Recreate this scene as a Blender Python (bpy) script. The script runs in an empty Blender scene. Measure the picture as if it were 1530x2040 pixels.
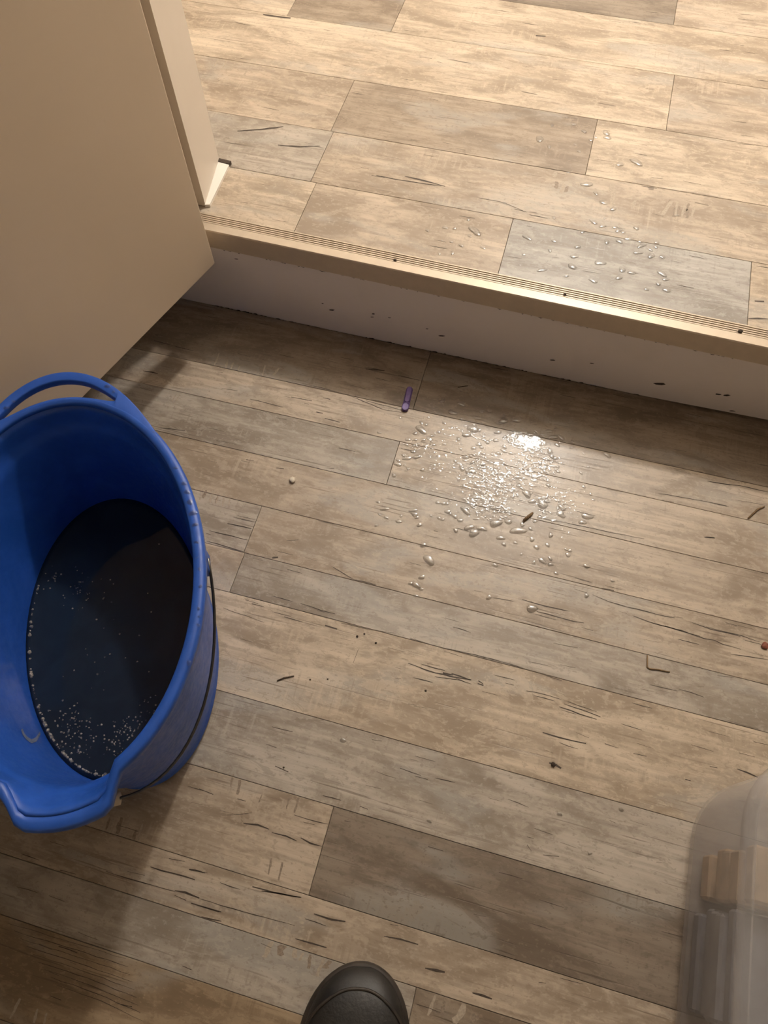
import bpy, bmesh, math, random
from mathutils import Vector, Matrix, noise
rnd = random.Random(7)
scene = bpy.context.scene
C = scene.collection

# ---------------------------------------------------------------- camera
cam_data = bpy.data.cameras.new('camera')
cam_data.sensor_fit = 'VERTICAL'
cam_data.sensor_height = 36.0
cam_data.lens = 36.0 * 1481.68 / 2040.0
cam_data.clip_start = 0.01
cam = bpy.data.objects.new('camera', cam_data)
C.objects.link(cam)
# columns: right, up, backward in world axes
R_, D_, F_ = (0.964348, 0.264398, -0.011235), (0.23049, -0.860019, -0.455238), (-0.130026, 0.436418, -0.890299)
cam.matrix_world = Matrix(((R_[0], -D_[0], -F_[0], 0.0),
                           (R_[1], -D_[1], -F_[1], 0.0),
                           (R_[2], -D_[2], -F_[2], 1.0),
                           (0, 0, 0, 1)))
scene.camera = cam

# ---------------------------------------------------------------- world and exposure
world = bpy.data.worlds.new('world')
scene.world = world
world.use_nodes = True
world.node_tree.nodes['Background'].inputs[0].default_value = (1.0, 0.86, 0.72, 1)
world.node_tree.nodes['Background'].inputs[1].default_value = 0.0
scene.view_settings.view_transform = 'Standard'
scene.view_settings.look = 'None'
scene.view_settings.gamma = 1.0
scene.view_settings.use_curve_mapping = False
scene.view_settings.exposure = 0.25
scene.cycles.max_bounces = 7
scene.cycles.diffuse_bounces = 4
scene.cycles.glossy_bounces = 3
scene.cycles.transparent_max_bounces = 8
scene.cycles.caustics_reflective = False
scene.cycles.caustics_refractive = False
LAMP_POS = (0.135, 2.24, 2.30)
LAMP_STRENGTH = 460.0
LAMP_COL = (1.0, 0.95, 0.88)

# ---------------------------------------------------------------- helpers
def obj(name, bm, material, parent=None, smooth=False, loc=None):
    me = bpy.data.meshes.new(name)
    bm.normal_update()
    bm.to_mesh(me); bm.free()
    if smooth:
        for p in me.polygons: p.use_smooth = True
    me.materials.append(material)
    o = bpy.data.objects.new(name, me)
    C.objects.link(o)
    if loc: o.location = loc
    if parent: o.parent = parent
    return o
def tag(o, label=None, cat=None, group=None, kind=None):
    if label: o['label'] = label
    if cat: o['category'] = cat
    if group: o['group'] = group
    if kind: o['kind'] = kind
    return o
def thing(name, label, cat, loc=(0, 0, 0), rz=0, group=None, kind=None):
    o = bpy.data.objects.new(name, None); C.objects.link(o)
    o.empty_display_size = 0.05
    o.location = loc; o.rotation_euler = (0, 0, rz)
    return tag(o, label, cat, group, kind)
def box(bm, x0, x1, y0, y1, z0, z1, bev=0.0, seg=1):
    vs = [bm.verts.new(p) for p in ((x0,y0,z0),(x1,y0,z0),(x1,y1,z0),(x0,y1,z0),(x0,y0,z1),(x1,y0,z1),(x1,y1,z1),(x0,y1,z1))]
    fs = [bm.faces.new([vs[i] for i in q]) for q in ((3,2,1,0),(4,5,6,7),(0,1,5,4),(1,2,6,5),(2,3,7,6),(3,0,4,7))]
    if bev > 0:
        es = list({e for f in fs for e in f.edges})
        bmesh.ops.bevel(bm, geom=es, offset=bev, segments=seg, affect='EDGES', profile=0.5)
    return bm
def newbox(*a, **k): return box(bmesh.new(), *a, **k)
def loft(bm, rings, closed=True, cap0=False, cap1=False):
    rows = [[bm.verts.new(p) for p in r] for r in rings]
    n = len(rows[0])
    for a, b in zip(rows, rows[1:]):
        for i in range(n if closed else n - 1):
            j = (i + 1) % n
            bm.faces.new((a[i], a[j], b[j], b[i]))
    if cap0: bm.faces.new(list(reversed(rows[0])))
    if cap1: bm.faces.new(rows[-1])
    return rows
def tube(bm, pts, rad, n=8, caps=True):
    pts = [Vector(p) for p in pts]
    rings = []
    up = Vector((0.13, 0.21, 0.97)).normalized()
    for i, p in enumerate(pts):
        t = (pts[min(i + 1, len(pts) - 1)] - pts[max(i - 1, 0)]).normalized()
        a = t.cross(up)
        if a.length < 1e-4: a = t.cross(Vector((1, 0, 0)))
        a.normalize(); b = t.cross(a).normalized()
        r = rad[i] if isinstance(rad, (list, tuple)) else rad
        rings.append([p + a * (r * math.cos(2 * math.pi * k / n)) + b * (r * math.sin(2 * math.pi * k / n)) for k in range(n)])
    loft(bm, rings, True, caps, caps)
    bmesh.ops.recalc_face_normals(bm, faces=bm.faces)
    return bm

# ---------------------------------------------------------------- materials
def mat(name):
    m = bpy.data.materials.new(name); m.use_nodes = True
    nt = m.node_tree
    return m, nt, nt.nodes['Principled BSDF']
def N(nt, kind, **kw):
    n = nt.nodes.new(kind)
    for k, v in kw.items():
        if k.startswith('i_'): n.inputs[int(k[2:])].default_value = v
        else: setattr(n, k, v)
    return n
def ramp(nt, src, p0, p1, c0=0.0, c1=1.0):
    n = nt.nodes.new('ShaderNodeMapRange'); n.clamp = True; n.interpolation_type = 'SMOOTHSTEP'
    nt.links.new(src, n.inputs[0])
    for i, v in ((1, p0), (2, p1), (3, c0), (4, c1)): n.inputs[i].default_value = v
    return n.outputs[0]
def math2(nt, op, a, b):
    n = nt.nodes.new('ShaderNodeMath'); n.operation = op
    for i, v in ((0, a), (1, b)):
        if isinstance(v, (int, float)): n.inputs[i].default_value = v
        else: nt.links.new(v, n.inputs[i])
    return n.outputs[0]
def mixc(nt, fac, a, b, blend='MIX'):
    n = nt.nodes.new('ShaderNodeMix'); n.data_type = 'RGBA'; n.blend_type = blend
    for i, v in ((0, fac), (6, a), (7, b)):
        if isinstance(v, (int, float)): n.inputs[i].default_value = v
        elif isinstance(v, tuple): n.inputs[i].default_value = v
        else: nt.links.new(v, n.inputs[i])
    return n.outputs[2]
def noise_n(nt, vec, scale, detail=4.0, rough=0.55, dist=0.0):
    mp = nt.nodes.new('ShaderNodeVectorMath'); mp.operation = 'MULTIPLY'
    nt.links.new(vec, mp.inputs[0]); mp.inputs[1].default_value = scale
    n = nt.nodes.new('ShaderNodeTexNoise')
    n.inputs['Scale'].default_value = 1.0; n.inputs['Detail'].default_value = detail
    n.inputs['Roughness'].default_value = rough; n.inputs['Distortion'].default_value = dist
    nt.links.new(mp.outputs[0], n.inputs['Vector'])
    return n.outputs[0]
def simple(name, col, rough=0.5, var=0.12, scale=30.0, metallic=0.0, bump=0.0, spec=0.5, coat=0.0):
    m, nt, b = mat(name)
    tc = N(nt, 'ShaderNodeTexCoord')
    n1 = noise_n(nt, tc.outputs['Object'], (scale,) * 3, 5.0)
    c = mixc(nt, ramp(nt, n1, 0.3, 0.7), tuple(v * (1 - var) for v in col[:3]) + (1,), tuple(min(1, v * (1 + var)) for v in col[:3]) + (1,))
    nt.links.new(c, b.inputs['Base Color'])
    b.inputs['Roughness'].default_value = rough; b.inputs['Metallic'].default_value = metallic
    b.inputs['Specular IOR Level'].default_value = spec; b.inputs['Coat Weight'].default_value = coat
    b.inputs['Coat Roughness'].default_value = 0.15
    if bump > 0:
        bp = N(nt, 'ShaderNodeBump'); bp.inputs['Strength'].default_value = bump; bp.inputs['Distance'].default_value = 0.002
        n2 = noise_n(nt, tc.outputs['Object'], (scale * 8,) * 3, 3.0)
        nt.links.new(n2, bp.inputs['Height']); nt.links.new(bp.outputs[0], b.inputs['Normal'])
    return m

def plank_material():
    m, nt, b = mat('weathered_plank')
    tc = N(nt, 'ShaderNodeTexCoord'); oi = N(nt, 'ShaderNodeObjectInfo')
    off = nt.nodes.new('ShaderNodeVectorMath'); off.operation = 'ADD'
    sc = nt.nodes.new('ShaderNodeVectorMath'); sc.operation = 'SCALE'
    cx = N(nt, 'ShaderNodeCombineXYZ'); 
    for i, k in enumerate((37.0, 91.0, 53.0)):
        nt.links.new(math2(nt, 'MULTIPLY', oi.outputs['Random'], k), cx.inputs[i])
    nt.links.new(tc.outputs['Object'], off.inputs[0]); nt.links.new(cx.outputs[0], off.inputs[1])
    P = off.outputs[0]
    grain = noise_n(nt, P, (5, 130, 5), 4.0, 0.62, 0.3)
    blotch = noise_n(nt, P, (5.5, 17, 5), 3.0, 0.6, 0.9)
    mott = noise_n(nt, P, (34, 75, 9), 3.0, 0.68, 0.4)
    saw = noise_n(nt, P, (190, 8, 5), 2.0, 0.6)
    sawm = noise_n(nt, P, (7, 24, 5), 1.0)
    fine = noise_n(nt, P, (9, 330, 5), 2.0, 0.5, 0.15)
    finem = noise_n(nt, P, (6, 22, 7), 2.0, 0.6)
    greym = noise_n(nt, P, (4.2, 12, 8), 2.0, 0.6, 0.5)
    base = oi.outputs['Color']
    dark = mixc(nt, 1.0, base, (0.60, 0.555, 0.51, 1), 'MULTIPLY')
    light = mixc(nt, 1.0, base, (1.22, 1.22, 1.21, 1), 'MULTIPLY')
    c = mixc(nt, ramp(nt, blotch, 0.34, 0.66), dark, light)
    c = mixc(nt, math2(nt, 'MULTIPLY', ramp(nt, grain, 0.40, 0.64), 0.52), c, dark)
    c = mixc(nt, math2(nt, 'MULTIPLY', ramp(nt, mott, 0.52, 0.72), 0.45), c, light)
    c = mixc(nt, math2(nt, 'MULTIPLY', ramp(nt, mott, 0.46, 0.30), 0.45), c, dark)
    # grey washed patches
    gcol = mixc(nt, 0.72, base, (0.40, 0.385, 0.355, 1))
    c = mixc(nt, math2(nt, 'MULTIPLY', ramp(nt, greym, 0.52, 0.66), 0.55), c, gcol)
    # worn patches with ragged edges
    worn = noise_n(nt, P, (11, 26, 6), 5.0, 0.72, 0.5)
    c = mixc(nt, math2(nt, 'MULTIPLY', ramp(nt, worn, 0.545, 0.575), 0.34), c, light)
    c = mixc(nt, math2(nt, 'MULTIPLY', ramp(nt, worn, 0.435, 0.405), 0.40), c, dark)
    speck = noise_n(nt, P, (120, 190, 9), 2.0, 0.75)
    c = mixc(nt, math2(nt, 'MULTIPLY', ramp(nt, speck, 0.42, 0.34), 0.45), c, dark)
    c = mixc(nt, math2(nt, 'MULTIPLY', ramp(nt, speck, 0.58, 0.66), 0.35), c, light)
    # cross-grain saw marks, light and dark
    sm = math2(nt, 'MULTIPLY', ramp(nt, saw, 0.55, 0.68), ramp(nt, sawm, 0.56, 0.70))
    c = mixc(nt, math2(nt, 'MULTIPLY', sm, 0.38), c, light)
    sd = math2(nt, 'MULTIPLY', ramp(nt, saw, 0.44, 0.32), ramp(nt, sawm, 0.52, 0.70))
    c = mixc(nt, math2(nt, 'MULTIPLY', sd, 0.40), c, dark)
    # fine dark checks along the grain
    fm = math2(nt, 'MULTIPLY', ramp(nt, fine, 0.60, 0.68), ramp(nt, finem, 0.50, 0.62))
    deep = mixc(nt, 1.0, base, (0.34, 0.29, 0.25, 1), 'MULTIPLY')
    c = mixc(nt, math2(nt, 'MULTIPLY', fm, 0.62), c, deep)
    nt.links.new(c, b.inputs['Base Color'])
    h = math2(nt, 'ADD', math2(nt, 'MULTIPLY', grain, 0.6), math2(nt, 'MULTIPLY', fm, -0.8))
    bp = N(nt, 'ShaderNodeBump'); bp.inputs['Strength'].default_value = 0.22; bp.inputs['Distance'].default_value = 0.0012
    nt.links.new(h, bp.inputs['Height']); nt.links.new(bp.outputs[0], b.inputs['Normal'])
    nt.links.new(ramp(nt, mott, 0.3, 0.7, 0.42, 0.56), b.inputs['Roughness'])
    b.inputs['Specular IOR Level'].default_value = 0.35
    b.inputs['Coat Weight'].default_value = 0.5; b.inputs['Coat Roughness'].default_value = 0.30
    nt.links.new(bp.outputs[0], b.inputs['Coat Normal'])
    return m
M_PLANK = plank_material()
M_SUB = simple('subfloor', (0.12, 0.09, 0.065), 0.9)
M_CRACK = simple('dark_print', (0.055, 0.038, 0.027), 0.6, 0.3, 300)
M_SAWL = simple('pale_saw_print', (0.40, 0.33, 0.255), 0.5, 0.14, 400)
M_SAWD = simple('brown_saw_print', (0.255, 0.20, 0.15), 0.5, 0.25, 400)

def painted(name, col, dirt, amt=0.5, rough=0.42, sc=(9, 9, 9)):
    m, nt, b = mat(name)
    tc = N(nt, 'ShaderNodeTexCoord')
    n1 = noise_n(nt, tc.outputs['Object'], sc, 6.0, 0.65, 0.4)
    n2 = noise_n(nt, tc.outputs['Object'], tuple(s * 9 for s in sc), 4.0, 0.7, 1.0)
    c = mixc(nt, math2(nt, 'MULTIPLY', ramp(nt, n1, 0.45, 0.75), amt * 0.4), col + (1,), dirt + (1,))
    c = mixc(nt, math2(nt, 'MULTIPLY', ramp(nt, n2, 0.70, 0.78), amt), c, dirt + (1,))
    nt.links.new(c, b.inputs['Base Color']); b.inputs['Roughness'].default_value = rough
    bp = N(nt, 'ShaderNodeBump'); bp.inputs['Strength'].default_value = 0.08; bp.inputs['Distance'].default_value = 0.002
    n3 = noise_n(nt, tc.outputs['Object'], tuple(s * 5 for s in sc), 3.0)
    nt.links.new(n3, bp.inputs['Height']); nt.links.new(bp.outputs[0], b.inputs['Normal'])
    return m
M_RISER = painted('riser_paint', (0.87, 0.795, 0.75), (0.6, 0.52, 0.47), 0.35)
M_DOOR = painted('door_paint', (0.72, 0.60, 0.465), (0.58, 0.47, 0.35), 0.25, 0.38, (5, 5, 2))
M_JAMB = painted('jamb_paint', (0.72, 0.64, 0.55), (0.5, 0.4, 0.3), 0.25)
M_WHITE = painted('white_caulk', (0.86, 0.82, 0.76), (0.6, 0.52, 0.42), 0.3)
M_WALL = painted('wall_paint', (0.72, 0.66, 0.58), (0.66, 0.59, 0.50), 0.3, 0.7)
M_CEIL = simple('ceiling_paint', (0.80, 0.76, 0.70), 0.85, 0.04)
M_PANELW = painted('reflecting_panel_white', (0.85, 0.80, 0.72), (0.7, 0.62, 0.52), 0.2, 0.4)
M_NOSE = simple('nosing_gold', (0.55, 0.455, 0.35), 0.38, 0.04, 60, 0.2)
M_DIRT = simple('dark_dirt', (0.06, 0.042, 0.03), 0.85, 0.4, 500)

# ---------------------------------------------------------------- measured positions (metres on the floor)
DROPS_UPPER = [(-0.1881,0.9598,0.003),(-0.1772,0.9478,0.0019),(-0.1891,0.9287,0.0019),(-0.1847,0.9327,0.0011),(-0.1856,0.8959,0.0026),(-0.1604,0.9087,0.0033),(-0.1456,0.911,0.0029),(-0.1292,0.935,0.0026),(-0.1141,0.9129,0.0066),(-0.1198,0.9013,0.0029),(-0.1586,0.8809,0.0015),(-0.1441,0.8809,0.0022),(-0.1277,0.878,0.0033),(-0.1564,0.8528,0.0022),(-0.1372,0.8591,0.0032),(-0.0948,0.8814,0.0029),(-0.082,0.9863,0.0026),(-0.0591,0.9251,0.0018),(-0.0339,0.9197,0.0044),(-0.0011,0.9723,0.0026),(0.007,0.9231,0.0033),(0.0045,0.9018,0.0032),(-0.032,0.8833,0.0025),(-0.0006,0.8586,0.0039),(-0.0344,0.8607,0.0014),(0.0038,0.8777,0.0014),(0.0373,0.8567,0.0028),(-0.0404,1.1908,0.0034),(-0.005,1.2018,0.0034),(-0.0205,1.217,0.0024),(0.0142,1.1881,0.0034),(-0.0545,1.1501,0.0058),(-0.0359,1.1347,0.0033),(0.0137,1.136,0.0028),(0.0047,1.1513,0.0024),(0.0281,1.1684,0.0029),(0.0349,1.1786,0.0034),(0.0506,1.1932,0.0048),(0.054,1.182,0.0048),(0.0826,1.1216,0.0047),(0.1082,1.1334,0.0075),(0.038,1.0603,0.0055),(0.0546,1.044,0.0036),(0.0679,1.0259,0.0041),(0.0857,1.0151,0.004),(0.0042,1.0809,0.0023),(0.0601,0.9791,0.0044),(0.0464,0.9537,0.0035),(0.0758,0.9915,0.0022),(0.0746,0.9738,0.004),(0.0938,0.9755,0.0031),(0.0997,0.9709,0.0044),(0.108,0.9685,0.0026),(0.1178,0.9564,0.0044),(0.1253,0.982,0.0035),(0.0855,0.9412,0.0039),(0.1041,0.9473,0.0039),(0.0436,0.9195,0.0035),(0.0419,0.8981,0.0039),(0.0422,0.8771,0.0051),(0.0769,0.857,0.0042),(0.0817,0.8959,0.006),(0.1376,0.9466,0.0043),(0.1538,0.9294,0.0047),(0.1342,0.9309,0.0043),(0.1511,0.9414,0.003),(0.1702,0.9312,0.0034),(0.1589,0.9492,0.003),(0.1588,0.9591,0.0031),(0.134,0.9551,0.0031),(0.1151,0.8898,0.0043),(0.1298,0.8874,0.0038),(0.1129,0.873,0.0042),(0.1731,0.8971,0.0051),(0.1796,0.887,0.0038),(0.1699,0.8751,0.0034),(0.1834,0.8659,0.0042),(0.1545,0.8601,0.0029),(0.1837,1.0264,0.0027)]
DROPS_LOWER = [(-0.1073,0.7118,0.0035),(-0.0866,0.6932,0.0051),(-0.0762,0.7136,0.0048),(-0.1171,0.692,0.0026),(-0.1743,0.6784,0.0019),(-0.1667,0.6621,0.0022),(-0.1223,0.6742,0.0022),(-0.1307,0.6607,0.0028),(-0.1223,0.6596,0.0025),(-0.1279,0.6485,0.0063),(-0.1352,0.6388,0.0031),(-0.0948,0.6698,0.0025),(-0.1913,0.6257,0.0025),(-0.144,0.6249,0.0031),(-0.144,0.615,0.0028),(-0.1323,0.6273,0.0025),(-0.1202,0.6302,0.0028),(-0.1097,0.641,0.0025),(-0.1035,0.6253,0.0031),(-0.0858,0.6313,0.0028),(-0.1276,0.6163,0.0025),(-0.1031,0.618,0.0019),(-0.1299,0.6052,0.0034),(-0.1438,0.5947,0.0025),(-0.1364,0.5907,0.0043),(-0.122,0.5968,0.004),(-0.1485,0.5833,0.0028),(-0.1479,0.5765,0.0043),(-0.1081,0.5768,0.0031),(-0.1482,0.5559,0.003),(-0.1304,0.5723,0.0018),(-0.0998,0.6513,0.0025),(-0.1062,0.6309,0.0019),(-0.0456,0.6931,0.0038),(-0.0415,0.7073,0.0032),(-0.048,0.6713,0.0075),(-0.0378,0.6717,0.0031),(-0.0564,0.6567,0.0044),(-0.0661,0.6457,0.0031),(-0.0334,0.6449,0.0034),(-0.0397,0.636,0.0034),(-0.021,0.6523,0.0031),(-0.0281,0.6406,0.0031),(-0.0592,0.6293,0.0025),(-0.0481,0.6165,0.0037),(-0.0365,0.6241,0.0028),(-0.062,0.6053,0.0028),(-0.0354,0.6102,0.0031),(-0.0193,0.6108,0.0037),(-0.0488,0.5941,0.0037),(-0.0349,0.5934,0.0055),(-0.0219,0.6295,0.0028),(-0.0502,0.5755,0.003),(-0.0054,0.7094,0.0026),(-0.0293,0.7119,0.003),(-0.0041,0.6993,0.0059),(-0.0088,0.6925,0.0037),(0.0163,0.7056,0.0052),(0.0169,0.6831,0.0033),(-0.0083,0.6751,0.004),(0.0041,0.6685,0.0029),(-0.0088,0.6592,0.0033),(0.0068,0.651,0.0033),(0.0076,0.6432,0.0036),(-0.0006,0.6367,0.0032),(0.0189,0.6419,0.0032),(-0.0093,0.6326,0.0025),(0.0113,0.6208,0.0032),(0.0697,0.698,0.0037),(0.0811,0.7047,0.0033),(0.0786,0.6887,0.0044),(0.09,0.6909,0.0036),(0.0866,0.6757,0.0033),(0.0901,0.6811,0.0029),(0.108,0.6876,0.0029),(0.1096,0.6775,0.0029),(0.1404,0.7048,0.0022),(0.1294,0.6705,0.0022),(0.1651,0.6774,0.0039),(0.0752,0.631,0.0032),(0.0958,0.6279,0.0028),(0.0665,0.6355,0.0029),(0.0772,0.6618,0.0043),(0.0817,0.6525,0.0032),(0.0878,0.6507,0.0032),(0.1304,0.6346,0.0025),(0.0373,0.6021,0.0042),(0.0422,0.5875,0.0032),(0.0855,0.5999,0.0032),(0.1382,0.611,0.0028),(0.1398,0.6482,0.0021),(-0.1591,0.5041,0.0024),(-0.1468,0.4955,0.0036),(-0.1518,0.4845,0.0021),(-0.1406,0.482,0.0027),(-0.1196,0.4904,0.0021),(-0.1206,0.4805,0.0032),(-0.1514,0.4654,0.0024),(-0.1047,0.504,0.0036),(-0.1008,0.4982,0.0036),(-0.096,0.4939,0.0027),(-0.089,0.4829,0.0032),(-0.0762,0.5027,0.0024),(-0.0632,0.5018,0.0027),(-0.0575,0.5006,0.0024),(-0.0532,0.5158,0.0036),(-0.049,0.5134,0.0027),(-0.0411,0.5107,0.0035),(-0.0322,0.5063,0.0032),(-0.0347,0.488,0.0032),(-0.0276,0.524,0.0053),(-0.0078,0.4911,0.0058),(-0.0165,0.4982,0.0047),(0.002,0.5012,0.0047),(-0.0717,0.5268,0.0027),(-0.0633,0.5276,0.003),(-0.0579,0.5284,0.0027),(-0.0753,0.4524,0.0038),(-0.0618,0.4312,0.0069),(-0.0787,0.3886,0.0025),(-0.0699,0.3882,0.0045),(-0.0619,0.3841,0.0025),(-0.0664,0.372,0.0025),(0.0343,0.397,0.0034),(-0.0652,0.4021,0.0034),(0.055,0.5118,0.0075),(0.0591,0.5232,0.0034),(0.0384,0.5224,0.0041),(0.0203,0.5152,0.0082),(0.0667,0.5662,0.0042),(0.0822,0.5655,0.0076),(0.0563,0.5766,0.0056),(0.1114,0.5668,0.0041),(0.1119,0.5549,0.0048),(0.1502,0.5619,0.0055),(0.1451,0.5502,0.0041),(0.103,0.5169,0.0034),(0.0773,0.503,0.0034),(0.0389,0.4842,0.003),(0.0548,0.4912,0.0024),(0.0861,0.492,0.0034),(0.1011,0.4998,0.003),(0.0983,0.4727,0.004),(0.0865,0.4669,0.0027),(0.1102,0.4699,0.003),(0.1326,0.4918,0.003),(0.0325,0.4483,0.0033),(0.1205,0.4586,0.0026),(0.1613,0.481,0.0037),(0.2002,0.4682,0.0026),(0.1679,0.4356,0.0029),(0.0964,0.3963,0.0058),(0.0767,0.5334,0.0027),(0.0821,0.5421,0.0031),(0.0722,0.5196,0.0027),(0.0323,0.4933,0.0041),(0.1086,0.4793,0.0027),(0.1344,0.4994,0.0027),(0.1282,0.5001,0.002),(0.0666,0.4753,0.002),(0.1502,0.6009,0.0024),(0.1556,0.5924,0.0021),(-0.1094,0.1532,0.003),(0.1776,0.1386,0.0025),(0.2504,0.164,0.0025),(0.2201,0.1042,0.0021),(0.0226,0.0879,0.0022)]
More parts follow.
